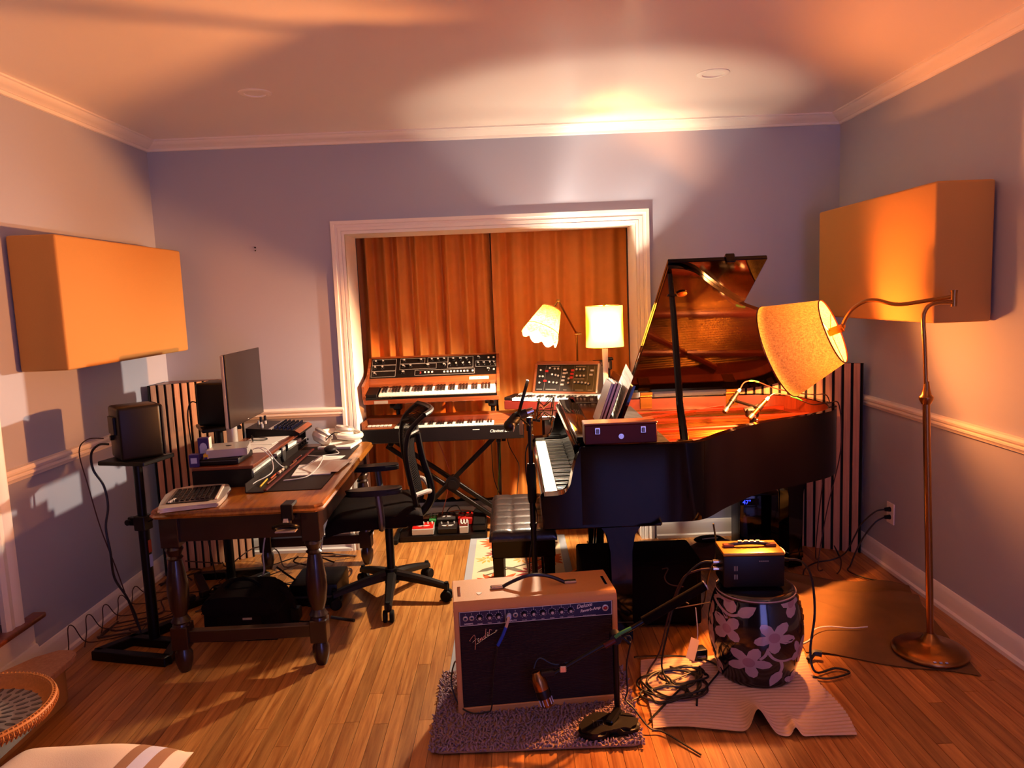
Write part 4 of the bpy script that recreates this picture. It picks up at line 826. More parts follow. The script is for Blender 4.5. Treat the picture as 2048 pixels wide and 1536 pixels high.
# loose cables below the desk
rnd = random.Random(5)
for i in range(14):
    x, y = rnd.uniform(-1.95, -1.25), rnd.uniform(3.75, 4.5); pts = []
    for k in range(rnd.randint(6, 10)):
        pts.append((x, y, .006+.01*rnd.random()+(.09*rnd.random() if rnd.random() < .25 else 0))); x = min(-1.0, max(-2.1, x+rnd.uniform(-.22, .22))); y = min(4.6, max(3.55, y+rnd.uniform(-.2, .2)))
    cable('floor_cable', pts, rnd.choice((.003, .004, .005)), rnd.choice(('cable', 'brownc', 'brownc')), 'thin dark cable tangled on the floor under the desk', 'tangled cables under the desk', 5, 5)
for i in range(5):
    y = 3.36+.15*i; cable('floor_cable', [(-2.12, y-.06, .006), (-2.14, y, .05), (-2.155, y+.035, .13-.015*i), (-2.15, y+.07, .12-.01*i), (-2.12, y+.10, .03), (-2.06, y+.16, .006), (-1.96, y+.22, .006)], .0026, 'brownc', 'thin brown cable looping up against the left baseboard', 'cables looping along the left baseboard', 6, 5)
cable('white_power_cable', [(-1.33, 3.98, .70), (-1.35, 3.95, .5), (-1.38, 3.9, .3), (-1.36, 3.82, .2), (-1.42, 3.75, .12), (-1.28, 3.62, .10), (-1.25, 3.56, .06), (-1.30, 3.50, .008), (-1.36, 3.46, .008)], .004, 'whitec', 'white cable hanging below the desk and curling by the near leg')
cable('grey_hanging_cable', [(-1.10, 4.2, .70), (-1.11, 4.15, .4), (-1.13, 4.1, .2), (-1.2, 4.0, .05), (-1.3, 3.95, .01)], .003, 'whitec', 'pale grey cable hanging straight below the middle of desk')
cable('ring_cable', [(-1.30, 3.86, .22), (-1.20, 3.95, .09), (-1.05, 3.98, .03), (-.97, 3.90, .02), (-1.0, 3.78, .02), (-1.12, 3.76, .04)], .006, 'cable', 'thick black cable loop lying behind the bag')
t = thing('power_strip', 'dark power strip on the floor beneath the desk', 'power strip', (-1.72, 4.0, 0), .9); G().box(-.18, .18, -.03, .03, 0, .035, .004).obj('body', 'black', t)
for i in range(4): G().box(-.15+.085*i, -.10+.085*i, -.02, .02, .035, .065, .004).obj('plug', 'leadgrey', t)
# bag
t = thing('camera_bag', 'dark shoulder bag slumped on the floor under the desk', 'bag', (-1.34, 3.56, 0), .0)
G().prism([(p.x, p.y) for p in spline([(-.17, .0, 0), (.15, .0, 0), (.195, .03, 0), (.185, .09, 0), (.14, .17, 0), (.09, .205, 0), (-.15, .21, 0), (-.19, .18, 0), (-.195, .04, 0)], 4, True)], 'y', -.10, .14, .02).obj('body', 'fabric', t, False, 60); G().prism([(p.x, p.y) for p in spline([(-.17, .13, 0), (.13, .12, 0), (.15, .16, 0), (.10, .215, 0), (.0, .228, 0), (-.15, .222, 0), (-.195, .19, 0)], 4, True)], 'y', -.115, .15, .012).obj('flap', 'fabric', t, False, 60); G().tube([(-.13, .02, .222), (-.08, .02, .262), (.0, .02, .262), (.05, .02, .222)], .009, 8, 5).obj('top_handle', 'fabric', t); G().box(-.13, .09, -.125, -.10, .03, .14, .012, 2).obj('front_pocket', 'fabric', t)
G().tube([(.15, -.0, .22), (.20, -.02, .18), (.225, -.03, .10), (.22, -.02, .02)], .014, 8, 5).obj('shoulder_strap', 'fabric', t); G().box(.205, .25, -.05, .0, .07, .13, .004).obj('buckle', 'blackm', t); G().box(.0, .045, -.127, -.1255, .118, .128).obj('metal_badge', 'silver', t, smooth=0); G().box(-.07, -.02, -.1285, -.1255, .07, .076).obj('zip_pull', 'grey', t, smooth=0)
t = thing('equipment_case', 'dark low equipment case on the floor behind the near desk legs', 'case', (-1.12, 3.72, 0), 0); G().box(-.12, .14, .12, .40, 0, .12, .01, 2).obj('shell', 'black', t); G().box(-.1, .12, .115, .12, .05, .06).obj('seam', 'grey', t, smooth=0)
# ---------------------------------------------------------------- office chair
t = thing('office_chair', 'black mesh office chair on five casters pulled up to the desk', 'chair', (-.70, 3.92, 0))
for k in range(5):
    a = math.radians(-13+72*k); d = V(math.cos(a), math.sin(a), 0)
    g = G(); n = 8; rs = []
    for i in range(n+1):
        u = i/n; c = d*(.035+.285*u)+V(0, 0, .135-.035*u-.02*u*u); s_ = V(-d.y, d.x, 0); wd = .028-.010*u; h = .022-.008*u
        rs.append([g.bm.verts.new(c+s_*(wd*x)+V(0, 0, h*z)) for x, z in ((-1, -1), (1, -1), (1, .3), (.6, 1), (-.6, 1), (-1, .3))])
    for p, q in zip(rs, rs[1:]): g.bridge(p, q)
    g.bm.faces.new(rs[0][::-1]); g.bm.faces.new(rs[-1]); l = g.obj('base_arm', 'black', t)
    e = d*.31; s_ = V(-d.y, d.x, 0); a2 = s_
    g = G().cyl(e+V(0, 0, .055), e+V(0, 0, .105), .012, n=10)
    for sg in (-1, 1): g.lathe([(.001, .006*0), (.026, 0), (.031, .004), (.031, .018), (.026, .022), (.001, .022)], 18, Matrix.Translation(e+V(0, 0, .031)+s_*(.006*sg)) @ (s_*sg).to_track_quat('Z', 'Y').to_matrix().to_4x4())
    g.obj('caster', 'rubber', l)
G().cyl((0, 0, .09), (0, 0, .17), .04, .034, 16).cyl((0, 0, .17), (0, 0, .42), .022, n=14).obj('column', 'black', t)
G().box(-.13, .12, -.09, .09, .41, .465, .02, 2).obj('tilt_mechanism', 'black', t); G().tube([(-.05, -.09, .44), (-.06, -.22, .43)], .007, 8).obj('tilt_lever', 'black', t)
def seatf(u, v):
    x = -.26+.49*u; y = (-.245+.49*v); e = min(1, min(u, 1-u)*7, min(v, 1-v)*7); return V(x, y, .50+.04*e**.5-.05*max(0, .25-u)**2*8+.012*abs(v-.5)*2)
sr = Matrix.Translation((-.055, 0, 0)) @ Matrix.Rotation(math.radians(10), 4, 'Z')
def rx(g): g.m = 0; return g.xf(sr)
rx(G().grid(seatf, 24, 24, .05)).obj('seat', 'fabric', t, False, 60)

left = [(.20, -.19, .55), (.185, -.20, .65), (.165, -.205, .78), (.165, -.205, .87), (.19, -.20, .95), (.265, -.185, 1.02)]
right = [(x-.01, -y, z+.015) for x, y, z in left]
sideN, sideF = spline([V(*p) for p in left], 6), spline([V(*p) for p in right], 6)
rx(G().tube(sideN, lambda u: .013, 8)).obj('back_frame', 'black', t); rx(G().tube(sideF, lambda u: .013, 8)).obj('back_frame', 'black', t)
def backf(u, v):
    i = v*(len(sideN)-1); k = min(int(i), len(sideN)-2); a = sideN[k].lerp(sideN[k+1], i-k); b = sideF[k].lerp(sideF[k+1], i-k); p = a.lerp(b, u); p.x += .055*math.sin(PI*u); return p
g = G()
for i in range(1, 40): g.tube([backf(i/40, v/14) for v in range(15)], .0016, 4, cap=False)
for j in range(0, 60): g.tube([backf(u/10, j/59) for u in range(11)], .0016, 4, cap=False)
stuff(rx(g).obj('back_mesh', 'fabric', t))
rx(G().tube([sideN[-1], backf(.25, 1), backf(.5, 1), backf(.75, 1), sideF[-1]], .014, 8, 4)).obj('top_rail', 'black', t)
rx(G().tube([(.05, -.0, .45), (.20, 0, .44), (.285, 0, .52), (.29, 0, .62), (.255, 0, .76), (.235, 0, .90)], lambda u: .026-.010*u, 10, 5)).obj('spine', 'black', t)
rx(G().tube([backf(.04, .12), (.26, -.10, .60), (.285, 0, .58), (.26, .10, .62), backf(.96, .12)], .013, 8, 5)).obj('lumbar_yoke', 'silver', t)
rx(G().tube([(.235, 0, .90), (.225, -.12, .93), tuple(sideN[22])], .012, 8, 4)).obj('yoke_arm', 'black', t); rx(G().tube([(.235, 0, .90), (.225, .12, .95), tuple(sideF[22])], .012, 8, 4)).obj('yoke_arm', 'black', t)
for sg in (-1, 1):
    u = rx(G().tube([(.02, sg*.18, .47), (.02, sg*.26, .47), (.02, sg*.275, .54), (.01, sg*.275, .655)], .017, 10, 5)).obj('armrest_post', 'grey', t)
    rx(G().prism([(p.x, p.y) for p in spline([(-.115, sg*.275-.035, 0), (.10, sg*.275-.045, 0), (.13, sg*.275, 0), (.10, sg*.275+.045, 0), (-.115, sg*.275+.035, 0), (-.14, sg*.275, 0)], 4, True)], 'z', .652, .682, .008)).obj('arm_pad', 'black', u)
# ---------------------------------------------------------------- floral runner
RG = .008
t = thing('floral_runner_rug', 'cream runner rug with orange flowers and grey border under the piano bench', 'rug', (-.01, 3.92, 0))
G().box(-.315, .315, -.97, .95, 0, .006, .002).obj('border', 'ruggrey', t); G().box(-.27, .27, -.925, .905, .006, .0072).obj('ground', 'rugcream', t, smooth=0)
rnd = random.Random(11)
def rugflower(cx, cy, R, m, n=16):
    for k in range(n):
        a = 2*PI*k/n+.1; b = rnd.uniform(.8, 1.1)*R; d = V(math.cos(a), math.sin(a), 0); s_ = V(-d.y, d.x, 0); c = V(cx, cy, 0)
        pts = [c+d*b*.18, c+d*b*.55+s_*R*.13, c+d*b*.85+s_*R*.07, c+d*b, c+d*b*.85-s_*R*.07, c+d*b*.55-s_*R*.13]
        pts = [V(max(-.265, min(.265, q.x)), max(-.92, min(.9, q.y)), 0) for q in pts]
        g = G(); A = [g.bm.verts.new(q+V(0, 0, .0072)) for q in pts]; B = [g.bm.verts.new(q+V(0, 0, .0078+.0001*(k % 3))) for q in pts]; g.bridge(A, B); g.bm.faces.new(B); yield g
def joined(name, m, gens):
    bm = G()
    for g in gens:
        me = bpy.data.meshes.new('x'); g.bm.to_mesh(me); g.bm.free(); bm.bm.from_mesh(me); bpy.data.meshes.remove(me)
    return stuff(bm.obj(name, m, t, smooth=0))
joined('flower_orange', 'rugorange', [g for c in ((-.13, .13, .17), (.14, -.16, .14), (-.10, .82, .16), (.16, .50, .15), (-.16, -.45, .16), (.10, -.78, .15)) for g in rugflower(*c, 'x')])
joined('flower_red', 'rugred', [g for c in ((-.12, .62, .09), (.10, .28, .12), (.17, .78, .1), (-.15, -.15, .08), (.15, -.48, .1)) for g in rugflower(*c, 'x', 11)])
joined('flower_yellow', 'rugyellow', [g for c in ((-.19, .52, .07), (.02, .50, .06), (-.20, -.68, .08), (.0, -.32, .06)) for g in rugflower(*c, 'x', 9)])
g = G()
for (x, y, a) in ((-.17, .36, .6), (-.02, .33, -.7), (.08, .10, 1.2), (-.2, -.3, .2), (.02, -.02, 2.2), (.2, .05, .5)): g.prism([(x+.09*u*math.cos(a)-.025*v*math.sin(a), y+.09*u*math.sin(a)+.025*v*math.cos(a)) for u, v in ((-1, 0), (-.4, .9), (.3, .8), (1, 0), (.3, -.8), (-.4, -.9))], 'z', .0072, .0079)
for p in ([(-.2, .25), (-.05, .35), (.1, .45), (.15, .5)], [(.05, .0), (.12, .15), (.1, .28)]): g.tube([(x, y, .0074) for x, y in p], .005, 5, 5)
stuff(g.obj('leaf', 'rugolive', t, smooth=0))
# ---------------------------------------------------------------- shag mat
t = thing('shag_mat', 'mauve brown chenille shag mat under the guitar amplifier', 'rug', (.035, 2.765, 0), .0)
def rrect(hx, hy, r, n=5):
    o = []
    for sx, sy, a0 in ((1, 1, 0), (-1, 1, 90), (-1, -1, 180), (1, -1, 270)):
        for i in range(n+1): a = math.radians(a0+90*i/n); o.append((sx*(hx-r)+r*math.cos(a), sy*(hy-r)+r*math.sin(a)))
    return o
def mirr(p): return p
G().prism(rrect(.385, .285, .05), 'z', .0085, .014).obj('backing', 'taupe', t, smooth=0)
verts, faces = [], []; rnd = random.Random(2)
AR = math.radians(5.5); ac, as_ = math.cos(AR), math.sin(AR)
for i in range(66):
    for j in range(50):
        x = -.38+.0117*i+rnd.uniform(-.003, .003); y = -.28+.0114*j+rnd.uniform(-.003, .003)
        dx, dy = x+.035-.055, y+2.765-2.742; lx, ly = dx*ac+dy*as_, -dx*as_+dy*ac
        if abs(lx) < .315 and 0.005 < ly < .24: continue
        if (dx-.24)**2/.012+(dy+.17)**2/.0045 < 1: continue
        L = rnd.uniform(.016, .026); a = rnd.uniform(0, 2*PI); le = rnd.uniform(.3, .9); d = V(math.cos(a)*le, math.sin(a)*le, .8).normalized(); s_ = d.orthogonal().normalized(); q = d.cross(s_); r = .0038
        b = len(verts); c0 = V(x, y, .012); c1 = c0+d*L*.55; c2 = c0+d*L+V(0, 0, -.004)
        for c, rr0 in ((c0, r), (c1, r*1.15), (c2, r*.5)):
            for k in range(4): verts.append(c+s_*(rr0*math.cos(k*PI/2))+q*(rr0*math.sin(k*PI/2)))
        for m_ in (0, 4):
            for k in range(4): faces.append((b+m_+k, b+m_+(k+1) % 4, b+m_+4+(k+1) % 4, b+m_+4+k))
        faces.append((b+8, b+9, b+10, b+11))
me = bpy.data.meshes.new('pile'); me.from_pydata(verts, [], faces); me.materials.append(M['shag']); me.shade_smooth(); o = bpy.data.objects.new('pile', me); C.objects.link(o); o.parent = t; o['kind'] = 'stuff'
# ---------------------------------------------------------------- guitar amplifier
t = thing('guitar_amplifier', 'blonde guitar combo amplifier with oxblood grille and blue control panel', 'amplifier', (.055, 2.742, .0145), AR)
W_, D_, H_ = .632, .235, .447
g = G()
g.prism([(0, 0), (D_, 0), (D_, H_), (.02, H_), (.006, H_-.012), (0, H_-.03)], 'x', -W_/2, -W_/2+.02, .003).prism([(0, 0), (D_, 0), (D_, H_), (.02, H_), (.006, H_-.012), (0, H_-.03)], 'x', W_/2-.02, W_/2, .003)
g.prism([(0, H_-.034), (0, H_-.028), (.006, H_-.012), (.02, H_), (D_, H_), (D_, H_-.034)], 'x', -W_/2+.015, W_/2-.015, .002).box(-W_/2+.015, W_/2-.015, 0, D_, 0, .026, .003).box(-W_/2+.015, W_/2-.015, D_-.02, D_-.005, .02, H_-.02)
g.obj('cabinet', 'tolex', t)
GX = W_/2-.0215; PH0, PH1 = H_-.091, H_-.035
def gr(u, v):
    z = .027+(PH0-.027)*v; return V(-GX+2*GX*u, .006-.0014*math.sin(2*PI*z/.0062), z)
G().grid(gr, 2, 300).box(-GX, GX, .012, .02, .027, PH0).obj('grille_cloth', 'grille', t, smooth=0)
cp = G().box(-GX, GX, .001, .02, PH0, PH1).obj('control_panel', 'navy', t, smooth=0)
g = G(); e = .0018
for a in ((-GX, GX, PH0, PH0+e), (-GX, GX, PH1-e, PH1), (-GX, -GX+e, PH0, PH1), (GX-e, GX, PH0, PH1), (-.121, -.121+e, PH0, PH1)): g.box(a[0], a[1], -.0002, .001, a[2], a[3])
PZc = (PH0+PH1)/2+.002
kx = [-.2176, -.180, -.1455]+[-.047+.0359*i for i in range(6)]
for x in kx: g.box(x-.0005, x+.0005, -.0002, .001, PH1-.010, PH1)
for x in kx:
    for k in range(11):
        a = math.radians(-60+30*k); g.box(x+.0145*math.cos(a)-.001, x+.0145*math.cos(a)+.001, -.0002, .001, PZc+.0145*math.sin(a)-.001, PZc+.0145*math.sin(a)+.001)
g.obj('panel_print', 'ink', cp, smooth=0)
kn = Rep(G().cyl((0, 0, 0), (0, -.012, 0), .0105, .009, 16).box(-.0008, .0008, -.0128, -.0118, 0, .009), 'knob', 'ebony'); kc_ = Rep(G().cyl((0, -.0118, 0), (0, -.0135, 0), .0062, .005, 14), 'knob_cap', 'silver')
for x in kx: kn.at(t, (x, 0, PZc)); kc_.at(t, (x, 0, PZc))
jr = Rep(G().lathe([(.005, 0), (.0095, 0), (.0098, .005), (.006, .007), (.005, .002)], 16, Matrix.Rotation(PI/2, 4, 'X'), False), 'input_jack', 'silver')
for x in (-.272, -.248, -.106, -.081): jr.at(t, (x, 0.001, PZc))
G().lathe([(.008, 0), (.0125, 0), (.0125, .004), (.008, .005)], 18, Matrix.Translation((.268, 0, PZc)) @ Matrix.Rotation(PI/2, 4, 'X'), False).obj('jewel_ring', 'silver', t); G().lathe([(.008, 0), (.005, .004), (.001, .005)], 12, Matrix.Translation((.268, 0, PZc)) @ Matrix.Rotation(PI/2, 4, 'X'), False).obj('pilot_jewel', 'red', t)
text(cp, 'NORMAL', .0085, (-.260, -.0003, PH0+.005), FRONT, align='CENTER', bold=.0002); text(cp, 'VIBRATO', .0085, (-.0935, -.0003, PH0+.005), FRONT, align='CENTER', bold=.0002)
for x, s_ in zip(kx, ('VOLUME', 'TREBLE', 'BASS', 'VOLUME', 'TREBLE', 'BASS', 'REVERB', 'SPEED', 'INTENSITY')): text(cp, s_, .005, (x, -.0003, PH0+.004), FRONT, align='CENTER')
for x, s_ in ((-.272, '1'), (-.248, '2'), (-.106, '1'), (-.081, '2')): text(cp, s_, .008, (x, -.0003, PZc+.013), FRONT, align='CENTER')
text(cp, 'Deluxe', .021, (.156, -.0003, PZc+.004), (PI/2, -.12, 0), shear=.35, bold=.0003); text(cp, 'Reverb-Amp', .0155, (.170, -.0003, PZc-.0125), (PI/2, -.12, 0), shear=.35, bold=.0003)
text(cp, 'FENDER MUSICAL INSTRUMENTS', .0034, (.205, -.0003, PH0+.0035), FRONT, align='CENTER')
# cursive badge drawn as raised strokes
sc_ = .105/640
def P2(x, y): return V(-.262+(x-360)*sc_, .001, PH0-.015-(y-700)*sc_)
strokes = [[(395, 985), (375, 975), (400, 930), (470, 850), (495, 845), (503, 900), (503, 1000), (498, 1100), (490, 1200)], [(440, 1020), (480, 985), (540, 935)], [(570, 1000), (600, 960), (585, 930), (562, 960), (570, 1010), (605, 1000)], [(612, 990), (635, 925), (628, 985), (650, 930), (668, 925), (662, 975), (690, 960)], [(740, 880), (712, 890), (705, 930), (735, 925), (765, 710)], [(742, 900), (745, 935), (775, 915)], [(785, 890), (815, 830), (800, 805), (785, 840), (795, 890), (825, 870)], [(835, 860), (850, 735), (880, 745), (900, 760)], [(530, 1070), (580, 1045), (700, 970), (850, 880), (1000, 800), (1020, 770), (985, 775), (990, 800)]]
g = G()
for s_ in strokes: g.tube([P2(*q) for q in s_], .0011, 5, 4)
g.obj('badge_lettering', 'chrome', t)
g = G().tube([(-.125, .12, H_), (-.09, .12, H_+.018), (-.03, .12, H_+.040), (.02, .12, H_+.044), (.07, .12, H_+.034), (.115, .12, H_+.014), (.14, .12, H_)], .0075, 8, 5); g.obj('carry_handle', 'leather', t)
hc = Rep(G().box(-.025, .025, -.012, .012, 0, .011, .003), 'handle_cap', 'chrome'); hc.at(t, (-.14, .12, H_)); hc.at(t, (.155, .12, H_))
cs = Rep(G().box(-.006, .006, -.045, .045, 0, .003, .001), 'top_strap', 'chrome'); cs.at(t, (-.29, .115, H_)); cs.at(t, (.29, .115, H_))
tag(G().prism([(.0, -.012), (.008, .0), (.011, .009), (.004, .0125), (-.004, .0125), (-.011, .009), (-.008, 0)], 'z', 0, .0012).obj('guitar_pick', 'cream'), 'cream guitar pick lying on top of the amplifier', 'guitar pick')
gp = bpy.data.objects['guitar_pick']; gp.location = (-.165, 2.80, .0145+H_+.0005)
t = thing('blue_patch_cable', 'blue jack cable plugged in the amplifier front and running down the grille', 'cable', (-.04, 2.73, .38))
jx = V(.055, 2.742, 0)+Matrix.Rotation(AR, 3, 'Z') @ V(-.106, 0, 0); jz = .0145+PZc
G().cyl((jx.x, jx.y+.001, jz), (jx.x, jx.y-.022, jz), .0095, n=14).obj('jack_shell', 'bluest', t, True); G().tube([(jx.x, jx.y-.022, jz), (jx.x-.004, jx.y-.034, jz-.008), (jx.x-.012, jx.y-.036, jz-.032)], .0058, 8, 4).obj('jack_sleeve', 'tag', t, True)
G().tube([(jx.x-.012, jx.y-.036, jz-.030), (jx.x-.026, jx.y-.034, jz-.065), (jx.x-.046, jx.y-.03, jz-.105)], .0062, 8, 5).obj('cable_sleeve', 'blue', t, True)
G().tube([(jx.x-.046, jx.y-.03, jz-.105), (jx.x-.06, jx.y-.03, jz-.18), (jx.x-.07, jx.y-.03, .15), (jx.x-.08, jx.y-.035, .05), (jx.x-.10, jx.y-.04, .035), (jx.x-.16, jx.y-.04, .035), (jx.x-.21, jx.y+.0, .05), (jx.x-.235, jx.y+.02, .13), (jx.x-.225, jx.y+.10, .17), (jx.x-.22, jx.y+.2, .10), (jx.x-.21, jx.y+.30, .02)], .003, 6, 6).obj('cable', 'cable', t, True)  # lower run of the blue cable, coloured black for the shadow on it
# boom microphone stand in front of amp
t = thing('boom_microphone_stand', 'short black boom stand with cast base crossing the amplifier front', 'microphone stand', (.30, 2.575, .036))
g = G().prism([(p.x, p.y) for p in spline([(.19, 2.555, 0), (.20, 2.51, 0), (.27, 2.50, 0), (.31, 2.535, 0), (.36, 2.525, 0), (.41, 2.55, 0), (.40, 2.62, 0), (.35, 2.64, 0), (.31, 2.62, 0), (.25, 2.65, 0)], 4, True)], 'z', .016, .048, .01); g.obj('cast_base', 'black', t, True, 60)
g = G()
for (a, b) in (((.245, 2.545), (.245, 2.585)), ((.258, 2.545), (.258, 2.58)), ((.258, 2.58), (.28, 2.585)), ((.28, 2.585), (.28, 2.55)), ((.266, 2.556), (.28, 2.56)), ((.266, 2.556), (.266, 2.567))): g.beam((*a, .0488), (*b, .0488), .002, .002)
g.obj('cast_emblem', 'grey', t, True, 0)
G().beam((.30, 2.56, .05), (.345, 2.62, .07), .03, .02, .005).cyl((.343, 2.645, .04), (.343, 2.645, .35), .011, n=12).obj('post', 'blackm', t, True); G().cyl((.343, 2.63, .335), (.343, 2.67, .335), .022, n=14).cyl((.365, 2.65, .335), (.395, 2.65, .31), .008, n=8).obj('pivot', 'black', t, True)
G().cyl((.69, 2.70, .50), (.105, 2.62, .215), .0085, n=12).obj('boom', 'blackm', t, True); G().cyl((.69, 2.70, .50), (.45, 2.667, .384), .018, n=14).obj('boom_grip', 'foam', t, True); G().cyl((.69, 2.70, .50), (.694, 2.7005, .502), .0188, n=14).obj('grip_ring', 'silver', t, True)
G().tube([(.34, 2.628, .345), (.36, 2.628, .36), (.40, 2.635, .375)], .007, 8, 3).obj('marker_tape', 'green', t, True); G().cyl((.30, 2.628, .312), (.34, 2.634, .331), .010, n=10).obj('label_band', 'redcase', t, True)
G().box(.13, .155, 2.607, 2.637, .225, .25, .003).obj('clip_nut', 'chrome', t, True)
t = thing('instrument_microphone', 'dark stubby microphone with pale stripes aimed at the amplifier grille', 'microphone', (.065, 2.615, .15))
mx = Matrix.Translation((.045, 2.628, .215)) @ V(.038, -.018, -.12).to_track_quat('Z', 'Y').to_matrix().to_4x4()
G().lathe([(.001, -.01), (.015, -.008), (.024, .01), (.027, .03), (.027, .085), (.024, .09), (.024, .118), (.020, .124), (.001, .126)], 22, mx).obj('body', 'bronze', t, True)
G().lathe([(.0275, .06), (.0278, .062), (.0278, .088), (.0275, .09)], 22, mx, False).obj('collar', 'black', t, True)
g = G()
for k in range(10): a = 2*PI*k/10; g.beam(mx @ V(.0248*math.cos(a), .0248*math.sin(a), .092), mx @ V(.0248*math.cos(a), .0248*math.sin(a), .116), .004, .002)
stuff(g.obj('grille_stripe', 'bluest', t, True, 0)); G().beam((.06, 2.628, .215), (.115, 2.625, .222), .03, .022, .005).obj('swivel_clip', 'leadgrey', t, True)
cable('microphone_cable', [(.035, 2.63, .235), (.06, 2.64, .27), (.14, 2.635, .245), (.34, 2.66, .31), (.40, 2.655, .33), (.385, 2.665, .22), (.385, 2.66, .12), (.375, 2.645, .09), (.40, 2.62, .07), (.45, 2.57, .02), (.50, 2.55, .012), (.6, 2.42, .006)], .0035, 'cable', 'black microphone cable draped over the boom stand and down its post')
# ---------------------------------------------------------------- vocal stand with condenser and pop filter
t = thing('vocal_microphone_stand', 'tall straight black microphone stand between the amplifier and bench', 'microphone stand', (.067, 3.30, .008))
G().lathe([(.001, 0), (.125, 0), (.125, .012), (.05, .022), (.018, .045)], 32).obj('round_base', 'blackm', t)
G().cyl((0, 0, .02), (0, 0, .72), .0135, n=14).obj('lower_tube', 'blackm', t); G().lathe([(.001, .67), (.0165, .67), (.0205, .69), (.0205, .83), (.016, .85), (.001, .85)], 16).obj('height_grip', 'rubber', t); G().cyl((0, 0, .84), (0, 0, 1.06), .010, n=12).obj('upper_tube', 'blackm', t)
G().lathe([(.001, .56), (.0165, .56), (.0165, .575), (.001, .575)], 12).obj('ring_clip', 'black', t); G().cyl((0, 0, 1.0), (0, 0, 1.06), .015, n=12).obj('joint', 'black', t)
G().tube([(.014, .0, .98), (-.022, .0, .9), (-.018, 0, .75), (.02, .01, .6), (-.016, 0, .45), (-.03, 0, .30), (-.05, .03, .10), (-.06, .1, .02)], .0032, 6, 6).obj('cable', 'cable', t)
t = thing('condenser_microphone', 'large condenser microphone in a spider shock mount on the tall stand', 'microphone', (.075, 3.30, 1.075))
hx = V(-.018, 3.26, 1.055); 
G().cyl((-.02, 3.25, 1.045), (.01, 3.28, 1.075), .026, .024, 18).sph((-.022, 3.248, 1.043), .027, 14).obj('head_grille', 'black', t, True)
g = G()
for k in range(5): g.tube([V(-.022, 3.248, 1.043)+V(.0275*math.cos(a)*.7, -.0275*.75, .0275*math.sin(a)-.008+.004*k) for a in [-.6+.2*i for i in range(5)]], .0012, 4)
stuff(g.obj('grille_wire', 'silver', t, True)); G().cyl((.01, 3.28, 1.075), (.055, 3.29, 1.09), .022, .02, 16).obj('body', 'leadgrey', t, True); G().cyl((.052, 3.29, 1.088), (.085, 3.296, 1.098), .0175, n=14).obj('silver_band', 'chrome', t, True)
g = G(); c = V(.115, 3.30, 1.10)
for (dx, r) in ((-.01, .05), (.055, .055)): g.tube([c+V(dx+.01*math.sin(a), r*math.cos(a), r*math.sin(a)) for a in [2*PI*i/20 for i in range(20)]], .003, 6, 0, True)
for k in range(8):
    a = 2*PI*k/8; b = a+.5; g.tube([c+V(-.01, .05*math.cos(a), .05*math.sin(a)), c+V(.02, .018*math.cos(b), .018*math.sin(b)), c+V(.055, .055*math.cos(b), .055*math.sin(b))], .002, 5)
g.tube([(.067, 3.30, 1.06), (.09, 3.30, 1.055), (.115, 3.30, 1.05)], .006, 8, 3); g.obj('shock_mount', 'black', t, True)
t = thing('pop_filter', 'round black pop filter seen edge on above the condenser microphone', 'pop filter', (.03, 3.28, 1.15))
mx = Matrix.Translation((.042, 3.255, 1.165)) @ V(.95, -.05, -.30).to_track_quat('Z', 'Y').to_matrix().to_4x4()
G().lathe([(.070, -.007), (.078, -.007), (.080, 0), (.078, .007), (.070, .007), (.068, 0)], 40, mx, False).obj('hoop', 'black', t, True); G().lathe([(.001, -.002), (.071, -.002), (.071, .002), (.001, .002)], 32, mx).obj('mesh_screen', 'fabric', t, True)
G().tube([(.02, 3.255, 1.09), (.03, 3.27, 1.07), (.067, 3.29, 1.03)], .005, 8, 4).obj('gooseneck', 'black', t, True)
t = thing('power_lead', 'pale power lead with black socket end lying on the runner rug', 'cable', (.0, 3.7, .01))
G().tube([(.02, 3.98, .30), (.03, 3.95, .2), (.045, 3.90, .12), (.03, 3.82, .05), (.0, 3.74, .03), (-.03, 3.68, .025)], .006, 8, 5).obj('cord', 'tag', t, True); G().cyl((-.03, 3.68, .025), (-.055, 3.63, .024), .014, n=10).obj('connector', 'black', t, True); G().tube([(-.055, 3.63, .024), (-.08, 3.58, .014), (-.09, 3.45, .012)], .005, 6, 3).obj('black_cord', 'cable', t, True)
